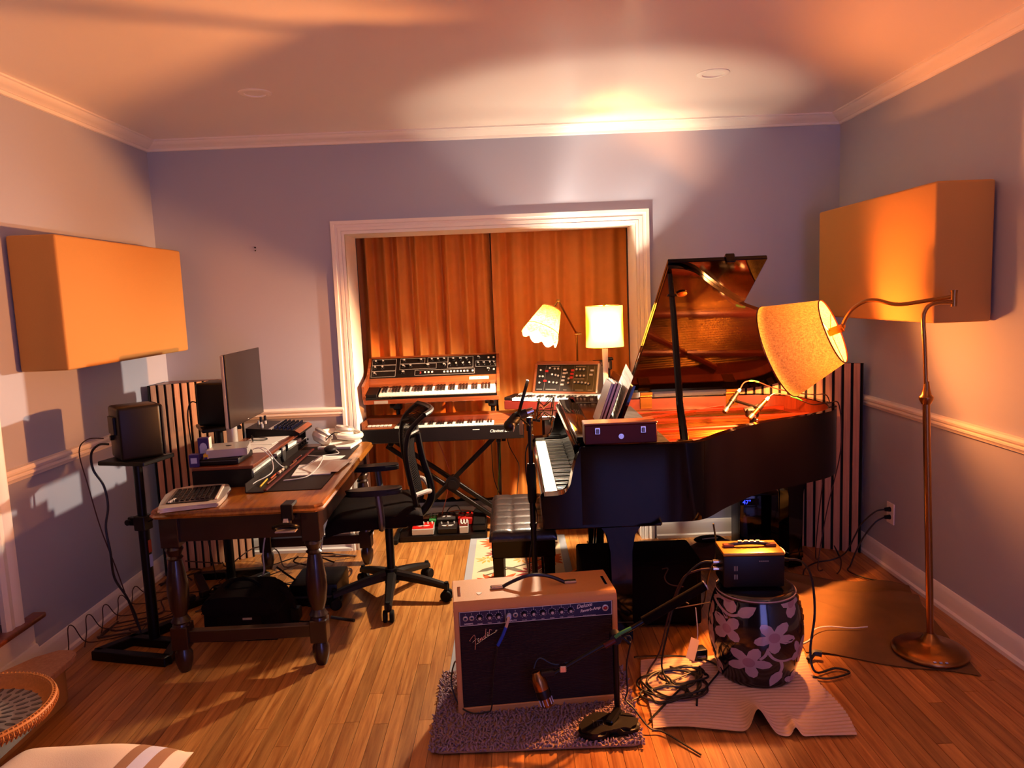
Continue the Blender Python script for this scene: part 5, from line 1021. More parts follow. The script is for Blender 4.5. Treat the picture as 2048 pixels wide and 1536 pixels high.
# ---------------------------------------------------------------- pedalboard
t = thing('pedalboard', 'low black board on the floor carrying effect pedals in front of curtain', 'pedalboard', (-.50, 4.98, 0), math.radians(1))
G().prism([(-.13, .0), (-.13, .035), (.16, .07), (.16, 0)], 'x', -.30, .285, .004).obj('board', 'black', t)
G().box(-.285, .27, .05, .056, .058, .064).obj('rail', 'blackm', t, smooth=0)
pm = Matrix.Translation((-.50, 4.98, 0)) @ Matrix.Rotation(math.radians(1), 4, 'Z'); tl = math.atan2(.035, .29)
def pedal(lab, x, y, w_, d, h, body, face, nk, km='ebony', kr=.008, two=False):
    z = .036+(y-d/2+.13)*(.035/.29); L = pm @ V(x, y, z)
    t = thing('effect_pedal', lab, 'effects pedal', tuple(L), math.radians(1)); R = Matrix.Rotation(tl, 4, 'X')
    def ok(g): g.m = 0; return g.xf(Matrix.Translation((0, -d/2, .0015)) @ R @ Matrix.Translation((0, d/2, 0)))
    ok(G().box(-w_/2, w_/2, -d/2, d/2, 0, h, .004)).obj('housing', body, t); ok(G().box(-w_/2+.003, w_/2-.003, -d/2+.004, d/2-.003, h, h+.0015)).obj('face_plate', face, t, smooth=0)
    for r in range(2 if two else 1):
        for i in range(nk): ok(G().cyl((-w_/2+w_*(i+.5)/nk, d*.28-.026*r, h+.001), (-w_/2+w_*(i+.5)/nk, d*.28-.026*r, h+.014), kr, kr*.8, 10)).obj('knob', km, t)
    ok(G().cyl((0, -d*.28, h), (0, -d*.28, h+.012), .007, n=10)).obj('footswitch', 'chrome', t)
    ok(G().box(-w_*.3, w_*.3, -.004, .002, h+.0015, h+.002).box(-w_*.22, w_*.22, -.014, -.010, h+.0015, h+.002)).obj('face_print', 'ink', t, smooth=0)
pedal('red faced pedal in a white box at the near left of pedalboard', -.145, -.06, .145, .11, .045, 'silver', 'red', 5, 'cream', .006)
pedal('small white framed pedal with dark face at near right of pedalboard', .13, -.06, .06, .11, .05, 'silver', 'redcase', 3, 'ink', .006, True)
pedal('black pedal with white lettering at the near middle of pedalboard', .02, -.06, .13, .10, .04, 'black', 'leadgrey', 3, 'silver', .006)
pedal('grey topped wide black pedal in the rear row of pedalboard', .005, .07, .13, .10, .05, 'black', 'grey', 4, 'ebony', .008)
pedal('bright red pedal with three black knobs in the rear row', .135, .075, .10, .10, .05, 'red', 'red', 3, 'ebony', .008)
pedal('green pedal half hidden behind the red and white one', -.09, .075, .05, .09, .045, 'green', 'green', 2, 'silver', .006)
t = thing('expression_pedal', 'black foot rocker pedal at the right end of the pedalboard', 'effects pedal', tuple(pm @ V(.235, .02, .0535))); G().prism([(-.12, .0), (-.12, .03), (.12, .075), (.12, 0)], 'x', -.045, .045, .004).obj('base', 'black', t); G().prism([(-.11, .036), (-.11, .042), (.11, .085), (.11, .078)], 'x', -.04, .04, .003).obj('treadle', 'rubber', t)
rnd = random.Random(8)
for i, (m, lab) in enumerate((('orangec', 'orange cable rising behind pedalboard to the lower keyboard'), ('cable', 'black cable looping behind the row of pedals'), ('cable', 'second black cable snaking across the back of pedalboard'), ('orangec', 'orange cable lying along the rear edge of the pedalboard'))):
    if i == 0: pts = [(-.555, 5.12, .70), (-.53, 5.14, .6), (-.48, 5.15, .45), (-.47, 5.16, .36), (-.49, 5.16, .25), (-.53, 5.15, .12), (-.54, 5.13, .08)]
    elif i == 1: pts = [(-.52, 5.12, .08), (-.48, 5.10, .15), (-.43, 5.13, .16), (-.40, 5.10, .13), (-.36, 5.06, .12), (-.40, 4.98, .13)]
    elif i == 2: pts = [(-.75, 5.15, .08), (-.6, 5.16, .10), (-.45, 5.14, .11), (-.3, 5.15, .10), (-.2, 5.16, .05), (-.12, 5.12, .01)]
    else: pts = [(-.55, 5.17, .09), (-.42, 5.18, .11), (-.30, 5.16, .10), (-.2, 5.14, .06)]
    cable('pedal_cable', pts, .0038, m, lab)
cable('hanging_cable', [(-.165, 5.10, .69), (-.165, 5.12, .5), (-.16, 5.13, .35), (-.12, 5.14, .22), (-.08, 5.14, .17), (-.10, 5.14, .02)], .003, 'cable', 'thin black cable hanging straight from the lower keyboard')
cable('hanging_cable', [(-.10, 5.10, .69), (-.11, 5.12, .5), (-.13, 5.13, .3), (-.14, 5.13, .15), (-.12, 5.1, .01)], .003, 'green', 'grey green cable hanging from the lower keyboard by the stand')
cable('hanging_cable', [(-.06, 5.10, .69), (-.045, 5.12, .58), (.0, 5.14, .48), (.02, 5.14, .42), (.005, 5.14, .28), (.0, 5.13, .18), (.06, 5.12, .17), (.10, 5.14, .02)], .003, 'cable', 'black cable bowing outward below the right end of keyboard')
cable('hanging_cable', [(-.62, 5.13, .95), (-.60, 5.15, .86), (-.59, 5.16, .75)], .003, 'red', 'red cable hanging between the upper and lower keyboards')
t = thing('alcove_heater_cover', 'dark low baseboard bar running behind the pedalboard', 'heater', (-.3, 5.47, 0)); G().box(-.9, .75, -.025, .03, .10, .15, .006).obj('cover', 'black', t); G().box(-.9, .75, -.02, .03, .0, .06, .004).obj('kick_board', 'white', t)
# ---------------------------------------------------------------- bits under the piano
t = thing('bass_cabinet', 'large black box speaker standing behind the near piano leg', 'speaker', (.58, 3.58, 0)); G().box(-.29, .28, -.16, .14, .012, .335, .012, 2).obj('cabinet', 'foam', t); G().box(-.27, .26, -.168, -.158, .03, .317, .004).obj('grille', 'foam', t)
for x in (-.25, .24):
    for y in (-.13, .11): G().cyl((x, y, 0), (x, y, .014), .018, n=10).obj('foot', 'rubber', t)
t = thing('mini_fridge', 'dark boxy cooler with a blue temperature display beneath the piano tail', 'fridge', (1.455, 4.45, 0), math.radians(-4))
G().box(-.125, .125, -.09, .11, .012, .375, .008, 2).obj('cabinet', 'black', t); G().box(-.123, .123, -.108, -.092, .02, .37, .006, 2).obj('door', 'gloss', t); G().box(-.12, -.01, -.1095, -.107, .312, .352).obj('display', 'felt', t, smooth=0)
text(t, '47\u00b0', .036, (-.105, -.1098, .319), FRONT, 'blueled', 'display_digits')
for x in (-.1, .1): G().box(x-.015, x+.015, -.08, .09, 0, .014).obj('foot', 'rubber', t)
t = thing('folded_blanket', 'crumpled dark blanket heaped on the floor under the piano', 'blanket', (1.14, 4.30, 0))
def heap(u, v):
    x = -.20+.42*u; y = -.13+.27*v; e = max(0, math.sin(PI*u))**.5*max(0, math.sin(PI*v))**.5
    return V(x, y, .004+e*(.10+.03*math.sin(9*u+4*v)+.02*math.sin(17*v+3*u)))
G().grid(heap, 36, 26).obj('fabric', 'dkblanket', t, False, 180); 
t = thing('black_pouch', 'small black pouch lying on top of the crumpled blanket', 'pouch', (1.13, 4.34, .118), .2); G().sph((0, 0, .0), .09, 14, (1, .45, .22)).obj('body', 'fabric', t, False, 180); G().tube([(-.05, -.03, .012), (0, -.04, .016), (.05, -.03, .01)], .003, 6, 3).obj('zip', 'silver', t)
t = thing('wall_transformer', 'small black box with a lit lamp under the piano front rail', 'device', (.73, 3.42, .55)); G().box(-.11, .06, -.05, .05, 0, .048, .004).obj('body', 'black', t); G().sph((-.075, -.051, .02), .006, 8).obj('indicator_lamp', mat('green_led', 'c8ffb0', .4, emit='d8ffc0', estr=4), t); G().box(-.1, -.02, .05, .055, .0, .048).obj('bracket', 'grey', t, smooth=0)
for i, (pts, r, lab) in enumerate((([(.55, 4.35, .006), (.75, 4.45, .006), (.95, 4.42, .01), (1.2, 4.5, .008)], .005, 'black cable running along the floor behind the bass cabinet'), ([(.6, 4.15, .006), (.68, 4.25, .02), (.62, 4.4, .006), (.8, 4.5, .006)], .004, 'black cable curling behind the near piano leg'), ([(.84, 3.13, .60), (.87, 3.2, .45), (.86, 3.3, .3), (.87, 3.4, .15), (.9, 3.6, .01)], .004, 'black cable dropping from the piano underside by the stool'), ([(.60, 4.0, .01), (.72, 4.15, .13), (.9, 4.2, .02), (1.0, 4.1, .01)], .003, 'thin brown cable behind the bass cabinet'))):
    cable('floor_cable', pts, r, 'brownc' if i == 3 else 'cable', lab)
# ---------------------------------------------------------------- striped cloth with garden stool
t = thing('ribbed_cloth', 'pale ribbed cloth spread on the floor under the garden stool', 'cloth', (.83, 2.8, 0))
def cloth(u, v):
    a = V(.455, 2.575, 0).lerp(V(1.175, 2.49, 0), u); b = V(.515, 3.10, 0).lerp(V(1.22, 3.12, 0), u); p = a.lerp(b, v)
    p.x += .012*math.sin(5*v+1)*(1-u)+.015*math.sin(7*v)*u; p.y += .015*math.sin(6*u+.5)*(1-v)
    f1 = math.exp(-((u-.535)/.045)**2)*max(0, 1-v/.42)**1.2*.075; f2 = math.exp(-((u-.70)/.02)**2)*max(0, 1-v/.25)*.03
    p.y += (f1*.5+f2*.3)*(1-v)
    wob = .006*math.sin(9*u+3*v)*math.sin(7*v+2)**2
    rib = .0022*math.sin(2*PI*(v*27+.25*math.sin(5*u)+.6*f1/.06+.15*math.sin(17*u)))
    fl = 1-.85*max(0, min(1, 1-((p.x-.968)**2+(p.y-2.97)**2)**.5/.2))
    p.z = .0095+rib+(max(0, wob)*.9+f1+f2)*fl
    return p
G().grid(cloth, 110, 240).obj('fabric', 'towel', t, True, 180)
prof_s = [(.150, .0), (.156, .012), (.158, .03), (.172, .08), (.186, .14), (.191, .19), (.187, .25), (.174, .31), (.160, .35), (.158, .362), (.150, .374), (.13, .380), (.08, .383), (.001, .384)]
Rp = [(z, r) for r, z in prof_s]
def rad(z):
    for (a, ra), (b, rb) in zip(Rp, Rp[1:]):
        if a <= z <= b: return ra+(rb-ra)*(z-a)/(b-a+1e-9)
    return .15
t = thing('garden_stool', 'black glazed ceramic garden stool painted with mauve flowers', 'stool', (.968, 2.97, .012))
sp_ = [(p.x, p.y) for p in spline([(r, z, 0) for r, z in prof_s], 3)]
G().lathe([(.001, 0)]+sp_, 64).obj('body', 'ceramic', t, False, 60)
VA = math.atan2(-2.97, -.968)      # direction towards the room's front
def SP(dx, y, off=.0012):
    z = max(.012, min(.352, (1395-y)/222*.372)); r = rad(z); s_ = max(-.97, min(.97, dx/92*.191/r)); a = VA+math.asin(s_); r += off; return V(r*math.cos(a), r*math.sin(a), z)
def SF(pts, c, mesh, off):
    n = len(pts); rings = []
    for k in (1, .72, .45, .2): rings.append([mesh.bm.verts.new(SP(c[0]+(p[0]-c[0])*k, c[1]+(p[1]-c[1])*k, off)) for p in pts])
    for a, b in zip(rings, rings[1:]): mesh.bridge(a, b)
    mesh.bm.faces.new(rings[-1])
def flower(cx, cy, R, rot, n=6, sq=1.0, skip=()):
    pts = []
    for k in range(n):
        if k in skip: continue
        for da, rr_0 in ((-.5, .40), (-.34, .68), (-.16, .90), (0, 1.0), (.16, .90), (.34, .68)):
            a = rot+2*PI*(k+da)/n; pts.append((cx+R*rr_0*math.cos(a)*sq, cy+R*rr_0*math.sin(a)))
    return pts
for (cx, cy, R, rot, n, sq) in ((34, 1258, 39, .3, 5, 1), (-12, 1323, 43, .1, 5, 1), (-52, 1250, 36, .75, 4, .85), (-50, 1182, 32, 1.3, 3, .9), (80, 1308, 40, .3, 5, .38), (64, 1190, 30, 1.57, 3, .7), (-84, 1232, 36, 1.0, 4, .25), (-83, 1290, 34, .5, 4, .22), (-72, 1370, 26, .9, 4, .5), (66, 1382, 24, .4, 4, .6), (-85, 1335, 20, .4, 4, .3)):
    g = G(); SF([p for q in [flower(cx, cy, R, rot, n, sq)] for p in q], (cx, cy), g, .0016); f = g.obj('flower', 'petal', t, False, 60)
    g = G(); SF([(cx+R*.27*math.cos(a)*sq, cy+R*.3*math.sin(a)) for a in [2*PI*i/14 for i in range(14)]], (cx, cy), g, .0022); g.obj('flower_centre', 'petalc', f, False, 60)
def leafp(x0, y0, x1, y1, w_):
    d = Vector((x1-x0, y1-y0)); n = Vector((-d.y, d.x)).normalized(); o = []
    for s_ in (1, -1):
        for u in ((0, .15, .4, .65, .85) if s_ > 0 else (1, .85, .65, .4, .15)): q = Vector((x0, y0))+d*u+n*(s_*w_*math.sin(PI*min(1, u**.8))); o.append((q.x, q.y))
    return o
for (x0, y0, x1, y1, w_) in ((-32, 1215, 2, 1190, 12), (46, 1345, 26, 1387, 11), (-88, 1262, -76, 1302, 6), (-70, 1345, -60, 1375, 5)):
    g = G(); L_ = leafp(x0, y0, x1, y1, w_); SF(L_, ((x0+x1)/2, (y0+y1)/2), g, .0016); g.obj('leaf', 'petal', t, False, 60)
for pts in ([(-78, 1198), (-60, 1212), (-45, 1218), (-30, 1212)], [(-60, 1212), (-52, 1228)], [(24, 1282), (18, 1300), (8, 1312)], [(22, 1290), (32, 1308), (48, 1318), (66, 1318)], [(46, 1318), (48, 1335), (44, 1352)], [(-78, 1198), (-66, 1188)]):
    g = G(); q = spline([(a, b, 0) for a, b in pts], 5); A, B = [], []
    for i, p in enumerate(q):
        d = (q[min(i+1, len(q)-1)]-q[max(i-1, 0)]).normalized(); n = V(-d.y, d.x, 0)*3.0; A.append(g.bm.verts.new(SP(p.x+n.x, p.y+n.y, .0014))); B.append(g.bm.verts.new(SP(p.x-n.x, p.y-n.y, .0014)))
    for i in range(len(A)-1): g.bm.faces.new((A[i], A[i+1], B[i+1], B[i]))
    g.obj('stem', 'petal', t, False, 60)
G().tube([(.1575*math.cos(a), .1575*math.sin(a), .362) for a in [2*PI*i/60 for i in range(60)]], .003, 6, 0, True).obj('top_rim_line', 'petal', t)
g = G()
for i in range(9): a = VA+1.45+.08*math.sin(i*2.4); z = .345-.018*i*.6; g.tube([(rad(z)*1.004*math.cos(a+.05*math.cos(b)), rad(z)*1.004*math.sin(a+.05*math.cos(b)), z+.01*math.sin(b)) for b in [2*PI*k/10 for k in range(10)]], .003, 5, 0, True)
stuff(g.obj('pierced_coin_relief', 'bronze', t))
t = thing('tube_preamp', 'small black unit with gold top and strap handle sitting on garden stool', 'device', (.945, 2.975, .3975), math.radians(-3))
g = G().box(-.122, .122, -.075, .075, .005, .135, .006, 2); g.obj('chassis', 'black', t); G().box(-.122, .122, -.076, .076, .135, .150, .004, 2).obj('top_plate', 'diy', t)
for x in (-.1, .1):
    for y in (-.055, .055): G().cyl((x, y, -.001), (x, y, .006), .01, n=10).obj('foot', 'rubber', t)
G().tube([(-.095, 0, .15), (-.06, 0, .162), (0, 0, .166), (.06, 0, .162), (.095, 0, .15)], .0085, 8, 4).obj('handle', 'leather', t)
hb = Rep(G().box(-.022, .022, -.014, .014, 0, .012, .003), 'handle_end', 'gold'); hb.at(t, (-.085, 0, .15)); hb.at(t, (.085, 0, .15))
g = G()
for i in range(4): g.box(-.045+.024*i, -.03+.024*i, -.006, .006, .1735, .1755)
g.obj('handle_print', 'cream', t, smooth=0)
g = G()
for r in range(2):
    for i in range(3): g.box(-.08+.006*i, -.0775+.006*i, -.0765, -.0755, .075-.035*r, .095-.035*r)
for i in range(5): g.box(.02+.008*i, .025+.008*i, -.0765, -.0755, .112, .116)
g.obj('vent_print', 'dim', t, smooth=0)
xs = Rep(G().cyl((0, 0, 0), (-.03, 0, 0), .0095, n=12), 'xlr_plug', 'chrome'); xs.at(t, (-.122, -.02, .095)); xs.at(t, (-.122, -.02, .065))
G().cyl((.122, 0, .095), (.16, 0, .09), .010, .007, 10).obj('power_plug', 'rubber', t)
cable('preamp_cable', [(.79, 2.965, .492), (.74, 2.96, .49), (.68, 2.97, .43), (.64, 2.98, .33), (.60, 2.96, .2), (.57, 2.94, .06), (.60, 2.85, .02), (.68, 2.86, .02), (.70, 2.95, .02), (.58, 2.98, .02), (.50, 2.9, .015), (.56, 2.78, .018), (.68, 2.78, .018), (.74, 2.86, .018)], .0042, 'cable', 'black cable from the upper plug of the preamp coiling on the cloth')
cable('preamp_cable', [(.79, 2.965, .462), (.73, 2.97, .455), (.67, 2.99, .41), (.62, 3.02, .25), (.58, 3.03, .08), (.52, 2.98, .015), (.50, 2.82, .015), (.60, 2.75, .018), (.72, 2.80, .018), (.72, 2.93, .018), (.62, 3.02, .015)], .0042, 'brownc', 'brown cable from the lower plug of the preamp coiling on cloth')
cable('preamp_power_cord', [(1.10, 2.965, .49), (1.16, 2.97, .475), (1.205, 2.98, .40), (1.215, 2.97, .25), (1.19, 2.95, .10), (1.20, 2.92, .02), (1.30, 2.96, .012), (1.34, 2.92, .012), (1.24, 2.88, .012), (1.18, 2.9, .012)], .0048, 'cable', 'black power cord arcing down right side of the garden stool')
rnd = random.Random(21)
for i, (cx, cy, a, b, lab) in enumerate(((.60, 2.88, .13, .11, 'largest black cable coil on the near corner of cloth'), (.56, 2.80, .09, .06, 'smaller black cable coil nearest the shag mat'), (.66, 2.94, .09, .07, 'black cable coil closest to the white tag'))):
    pts = [(cx+(a+.02*math.sin(k*1.7))*math.cos(.7*k), cy+(b+.015*math.cos(k*1.3))*math.sin(.7*k), .016+.0035*(k % 3)) for k in range(20)]
    pts += [(cx-.2+.1*i, cy-.12-.05*i, .012)]
    cable('coiled_cable', pts, .0042, 'cable', lab, None, 5)
cable('loose_cord', [(.46, 2.95, .1), (.55, 3.05, .05), (.68, 3.08, .03), (.78, 3.06, .02), (.82, 2.98, .02), (.76, 2.88, .02), (.70, 2.80, .02)], .004, 'cable', 'black cord passing under the white tag to the coil')
cable('thin_wire', [(.70, 3.0, .30), (.66, 3.02, .31), (.60, 3.0, .30), (.585, 3.0, .285), (.62, 3.0, .28), (.80, 3.03, .29)], .0026, 'brownc', 'thin brown wire loop sticking out left of the garden stool')
cable('thin_wire', [(.64, 3.25, .36), (.655, 3.2, .38), (.63, 3.15, .36), (.645, 3.12, .34), (.70, 3.1, .335)], .0026, 'brownc', 'thin wavy brown wire in front of the bass cabinet')
t = thing('hanging_tag', 'pale paper tag tied to a cable left of the garden stool', 'tag', (.74, 3.06, .05)); 
mx = Matrix.Translation((.725, 3.05, .075)) @ Matrix.Rotation(.45, 4, 'Y') @ Matrix.Rotation(-.5, 4, 'X'); g = G().box(-.02, .02, -.001, .001, -.045, .045); g.m = 0; g.xf(mx).obj('card', 'tag', t, True, 0); G().tube([(.745, 3.05, .115), (.75, 3.06, .15), (.745, 3.07, .25)], .002, 5, 3).obj('string', 'cream', t, True)
t = thing('power_adapter', 'black square power adapter on the floor left of the garden stool', 'adapter', (.765, 3.10, 0), .2); G().box(-.03, .03, -.025, .03, 0, .055, .006, 2).obj('body', 'black', t); G().box(-.02, .02, -.0255, -.025, .02, .03).obj('print', 'dim', t, smooth=0)
t = thing('white_bin', 'white plastic bin partly hidden behind the garden stool', 'bin', (1.09, 3.27, 0)); G().lathe([(.001, 0), (.085, 0), (.10, .40), (.102, .425), (.096, .428), (.092, .41), (.08, .01), (.001, .01)], 28).obj('shell', 'cream', t, False, 50); G().tube([(.101*math.cos(2*PI*i/28), .101*math.sin(2*PI*i/28), .42) for i in range(28)], .004, 6, 0, True).obj('rim', 'cream', t)
# ---------------------------------------------------------------- olive blanket under the floor lamp
t = thing('olive_throw', 'olive brown throw blanket spread on the floor beneath the bent floor lamp', 'blanket', (1.6, 3.4, 0))
def throw(u, v):
    a = V(1.24, 3.12, 0).lerp(V(1.85, 2.855, 0), u); b = V(1.36, 4.08, 0).lerp(V(2.03, 3.78, 0), u); p = a.lerp(b, v)
    d = ((p.x-1.755)**2+(p.y-3.07)**2)**.5; fl = max(0, min(1, (d-.15)/.2))
    roll = math.exp(-((v-.80)/.035)**2)*.035+math.exp(-((v-.95)/.03)**2)*.03; fold = math.exp(-((v-.42-.25*(1-u))/.03)**2)*.02*max(0, 1-u*2)
    p.z = .006+fl*(roll*(.6+.4*math.sin(8*u+1))+fold+.004*max(0, math.sin(14*u+9*v))); p.y += .015*math.sin(9*u); return p
G().grid(throw, 70, 110).obj('fabric', 'olive', t, True, 180)
cable('white_lead', [(1.24, 3.18, .012), (1.30, 3.22, .016), (1.34, 3.28, .03), (1.42, 3.32, .024), (1.52, 3.30, .022), (1.60, 3.31, .02)], .0028, 'whitec', 'short white cord lying on the olive throw by lamp base')
cable('black_hose', [(1.22, 3.04, .012), (1.25, 3.06, .03), (1.28, 3.05, .03)], .014, 'cable', 'stub of thick black plug lying right of the garden stool')
# ---------------------------------------------------------------- floor lamp
t = thing('floor_lamp', 'bronze floor lamp with bent arm and tilted burlap shade over the piano', 'lamp', (1.755, 3.07, .012))
G().lathe([(.001, 0), (.150, 0), (.152, .006), (.150, .012), (.135, .024), (.10, .034), (.06, .042), (.04, .055), (.026, .075), (.018, .085)], 48).obj('base', 'bronze', t, False, 50)
p0 = V(1.755, 3.07, .09)
G().cyl(p0, (1.712, 3.07, 1.115), .0145, n=18).obj('lower_pole', 'bronze', t, True); G().lathe([(.001, 1.095), (.018, 1.095), (.028, 1.115), (.028, 1.125), (.02, 1.135), (.014, 1.16), (.010, 1.19), (.001, 1.19)], 20, Matrix.Translation((1.712, 3.07, 0))).obj('collar', 'bronze', t, True)
G().tube([(1.712, 3.07, 1.12), (1.702, 3.07, 1.30), (1.692, 3.07, 1.44), (1.697, 3.07, 1.478), (1.715, 3.07, 1.502), (1.75, 3.07, 1.512), (1.815, 3.07, 1.512)], .0085, 12, 5).obj('upper_pole', 'bronze', t, True)
G().cyl((1.815, 3.07, 1.495), (1.815, 3.07, 1.555), .012, n=14).cyl((1.815, 3.07, 1.552), (1.815, 3.07, 1.562), .014, n=14).obj('pivot', 'bronze', t, True)
G().tube([(1.815, 3.07, 1.535), (1.744, 3.149, 1.52), (1.677, 3.217, 1.507), (1.642, 3.251, 1.513), (1.605, 3.286, 1.527), (1.568, 3.32, 1.523), (1.53, 3.354, 1.49), (1.506, 3.375, 1.44), (1.5, 3.38, 1.417)], .0085, 12, 5).obj('swing_arm', 'bronze', t, True)
apx = V(1.455, 3.38, 1.393); axd = V(-.76, .51, -.36).normalized()     # from the small end down to the open mouth
G().sph((1.497, 3.38, 1.412), .014, 12).sph((1.486, 3.38, 1.406), .013, 10).obj('joint', 'brass', t, True)
Q = Matrix.Translation(apx) @ axd.to_track_quat('Z', 'Y').to_matrix().to_4x4()
R1, R2, HL = .151, .226, .253
g = G().grid(lambda u, v: V((R1+(R2-R1)*v)*math.cos(2*PI*u), (R1+(R2-R1)*v)*math.sin(2*PI*u), HL*v), 72, 14); bmesh.ops.remove_doubles(g.bm, verts=g.bm.verts, dist=1e-5); g.m = 0; g.xf(Q).obj('lamp_shade', 'linen', t, True, 180)
g = G()
for r, z in ((R1, 0), (R2, HL)): g.tube([(r*math.cos(2*PI*i/64), r*math.sin(2*PI*i/64), z) for i in range(64)], .0032, 6, 0, True)
g.m = 0; g.xf(Q).obj('shade_rim', 'gold', t, True)
g = G()
for k in range(3): g.tube([(R1*math.cos(k*2.09+.5), R1*math.sin(k*2.09+.5), .006), (0, 0, .012)], .002, 6)
g.m = 0; g.xf(Q).obj('spider_frame', 'blackm', t, True)
g = G().cyl((0, 0, -.045), (0, 0, .02), .0185, n=18); g.m = 0; g.xf(Q).obj('socket', 'brass', t, True)
g = G().sph((0, 0, .062), .026, 14, (1, 1, 1.25)); g.m = 0; g.xf(Q).obj('bulb', mat('lit_reflector_bulb', 'ffffff', .3, emit=(1, .28, .055), estr=1700), t, True, 180)
g = G()
for i in range(3): a = math.radians(-112+9*i); c = V(.143*math.cos(a), .143*math.sin(a), .021); g.box(c.x-.005, c.x+.005, c.y-.004, c.y+.004, c.z-.001, c.z+.002)
g.obj('touch_mark', 'bluest', t, smooth=0)
# ---------------------------------------------------------------- wall outlet and leads
t = thing('wall_outlet', 'white wall outlet with two black plugs low on the right wall', 'outlet', (XR, 4.045, .325)); G().box(-.006, 0, -.04, .04, -.06, .06, .003).obj('cover_plate', 'white', t)
pg = Rep(G().cyl((-.006, 0, 0), (-.035, 0, 0), .014, .010, 10), 'plug', 'rubber'); pg.at(t, (0, 0, .022)); pg.at(t, (0, 0, -.022))
cable('outlet_cable', [(XR-.035, 4.045, .347), (1.99, 4.05, .335), (1.93, 4.08, .26), (1.90, 4.10, .18), (1.86, 4.12, .08), (1.80, 4.15, .03), (1.70, 4.14, .02), (1.60, 4.05, .02), (1.55, 3.95, .012)], .0042, 'cable', 'upper black lead curving from wall outlet towards the piano tail')
cable('outlet_cable', [(XR-.035, 4.045, .303), (1.99, 4.04, .28), (1.94, 4.06, .20), (1.90, 4.08, .10), (1.87, 4.08, .02), (1.82, 4.0, .02), (1.86, 3.92, .012), (1.92, 3.86, .012)], .0042, 'cable', 'lower black lead curving from wall outlet down to the floor')
cable('outlet_cable', [(1.87, 4.22, .012), (1.82, 4.18, .10), (1.84, 4.14, .04), (1.80, 4.05, .014), (1.75, 3.98, .012)], .003, 'cable', 'thin black wire curl on floor below the slat panel')
# ---------------------------------------------------------------- near left: step, table, basket, cushion
t = thing('wooden_step', 'wooden step with rounded end and tan riser along the left wall', 'step', (-2.0, 2.6, 0))
st = [(-2.13, 1.7), (-1.885, 1.7), (-1.885, 2.93)]+[(-1.96+.075*math.cos(a), 2.985+.075*math.sin(a)) for a in [i*PI/10-.3 for i in range(6)]]+[(-1.99, 3.06), (-2.06, 3.00), (-2.13, 2.86)]
G().prism(st, 'z', .155, .18, .004).obj('tread', 'slat', t, True); G().prism([(-2.13, 1.72), (-1.91, 1.72), (-1.91, 2.93), (-1.93, 2.99), (-1.98, 3.03), (-2.05, 2.97), (-2.12, 2.85)], 'z', 0, .155).obj('riser', mat('tan_riser', 'b98a50', .6), t, True)
t = thing('side_table', 'dark wooden side table under the woven tray at left edge', 'table', (-1.78, 1.90, 0)); G().prism(rrect(.31, .40, .12, 6), 'z', .385, .42, .006).obj('tabletop', 'darkwood', t)
G().lathe([(.001, 0), (.09, 0), (.09, .03), (.05, .06), (.05, .385), (.001, .385)], 24).obj('pedestal', 'darkwood', t)
t = thing('woven_tray', 'round woven tray with grey petal inlay lying on the dark side table', 'tray', (-1.645, 2.065, .4205))
t.scale = (.95, .95, .9)
G().lathe([(.001, 0), (.20, 0), (.225, .008), (.236, .03), (.242, .05), (.236, .052), (.226, .034), (.216, .016), (.20, .010), (.001, .010)], 64).obj('tray_body', 'wicker', t, False, 60)
g = G()
for k, (r, z) in enumerate(((.234, .018), (.240, .031), (.244, .044))): g.tube([(r*math.cos(2*PI*i/72), r*math.sin(2*PI*i/72), z) for i in range(72)], .0062, 6, 0, True)
g.obj('woven_coils', 'wicker', t)
g = G()
for i in range(110):
    a = 2*PI*i/110; g.tube([(.238*math.cos(a), .238*math.sin(a), .008), (.251*math.cos(a+.01), .251*math.sin(a+.01), .03), (.244*math.cos(a+.02), .244*math.sin(a+.02), .053), (.232*math.cos(a+.02), .232*math.sin(a+.02), .045)], .0026, 5)
stuff(g.obj('rim_stitches', 'wicker', t)); G().lathe([(.001, .0102), (.212, .0105), (.212, .0112), (.001, .0112)], 48).obj('inlay_ground', 'inlay', t, smooth=0)
pp_ = {}
for ring, (r, n, L, wd) in enumerate(((.035, 9, .026, .010), (.072, 16, .03, .011), (.112, 24, .034, .011), (.152, 30, .036, .012), (.190, 34, .034, .014))):
    tile = Rep(G().prism([(L/2*math.cos(2*PI*i/10), wd/2*math.sin(2*PI*i/10)) for i in range(10)], 'z', 0, .0015), 'inlay_petal', 'inlayd', 0)
    for k in range(n): a = 2*PI*(k+.5*(ring % 2))/n; tile.at(t, (r*math.cos(a), r*math.sin(a), .0112), (0, 0, a))
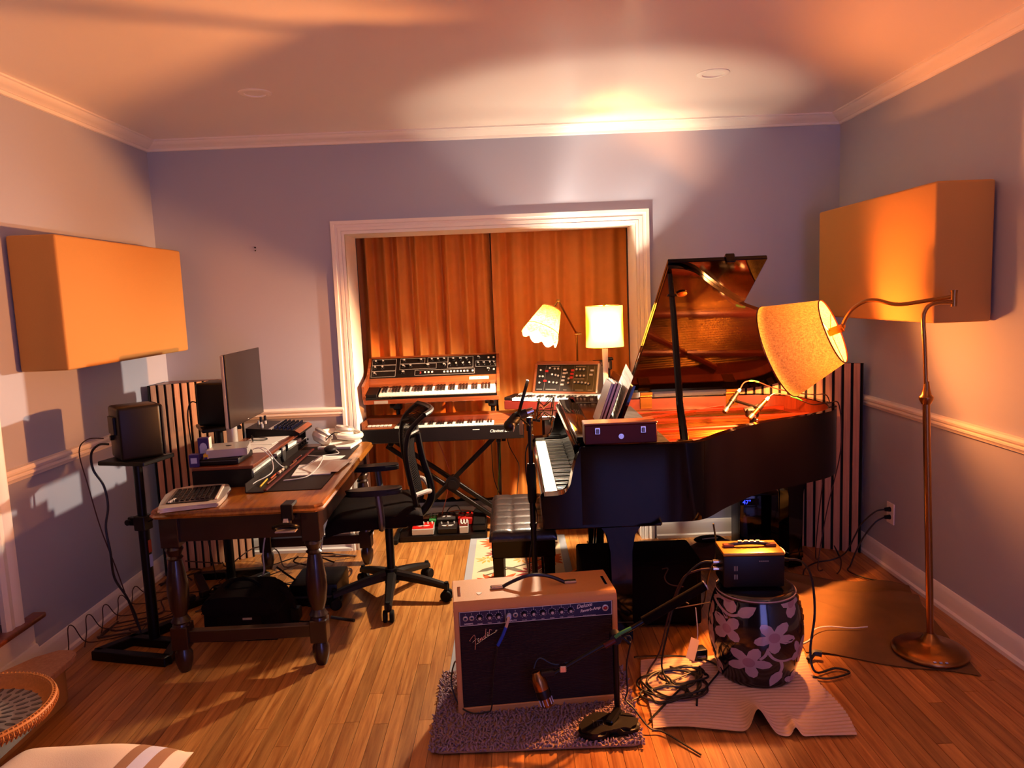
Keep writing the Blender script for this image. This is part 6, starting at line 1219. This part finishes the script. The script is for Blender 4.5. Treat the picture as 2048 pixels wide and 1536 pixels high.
t = thing('ottoman', 'low upholstered ottoman carrying the striped cushion at bottom edge', 'ottoman', (-1.13, 1.50, 0)); G().box(-.28, .28, -.35, .35, .05, .36, .04, 3).obj('upholstery', 'dkblanket', t)
for x in (-.22, .22):
    for y in (-.28, .28): G().cyl((x, y, 0), (x, y, .06), .02, n=10).obj('foot', 'darkwood', t)
t = thing('striped_cushion', 'white cushion with taupe and pale blue bands at the bottom edge', 'cushion', (-1.14, 1.71, .372), math.radians(-4))
def cu(s_):
    def f(u, v):
        x = -.235+.46*u; y = -.22+.40*v; e = (max(0, 1-(2*u-1)**4)*max(0, 1-(2*v-1)**4))**.5; return V(x*(1-.06*(1-abs(2*v-1)**2)*0+.03*abs(2*v-1)**6), y*(1+.05*abs(2*u-1)**8), .055+s_*(.065*e)+.006*math.sin(8*u+3*v)*e)
    return f
G().grid(cu(1), 44, 30).grid(cu(-1), 44, 30).obj('cover', 'cushion', t, False, 180)
def band(u0, u1, m, nm): G().grid(lambda u, v: cu(1)(u0+(u1-u0)*u+.03*math.sin(2.5*v), .04+.92*v)+V(0, 0, .0015), 8, 30).obj(nm, m, t, False, 180)
band(.74, .80, 'taupe', 'taupe_band'); band(.80, .87, 'bluest', 'blue_band'); band(.87, .925, 'taupe', 'taupe_band')
# ---------------------------------------------------------------- unseen fill uplighters, added to brighten the ceiling and walls
for i, (lx, ly, lab) in enumerate(((-1.7, .55, 'added bronze fill uplighter out of view in the left half of the room'), (1.7, .55, 'added bronze fill uplighter out of view in the right half of the room'))):
    t = thing('fill_uplighter', lab, 'lamp', (lx, ly, 0))
    G().lathe([(.001, 0), (.14, 0), (.14, .02), (.02, .035)], 28).obj('base', 'bronze', t); G().cyl((0, 0, .02), (0, 0, 1.76), .012, n=12).obj('pole', 'bronze', t)
    G().lathe([(.02, 1.74), (.10, 1.78), (.17, 1.86), (.18, 1.90), (.172, 1.90), (.16, 1.865), (.09, 1.79), (.001, 1.77)], 32).obj('bowl', 'bronze', t, False, 60); G().sph((0, 0, 1.82), .03, 12).obj('bulb', 'bulb', t, False, 180)
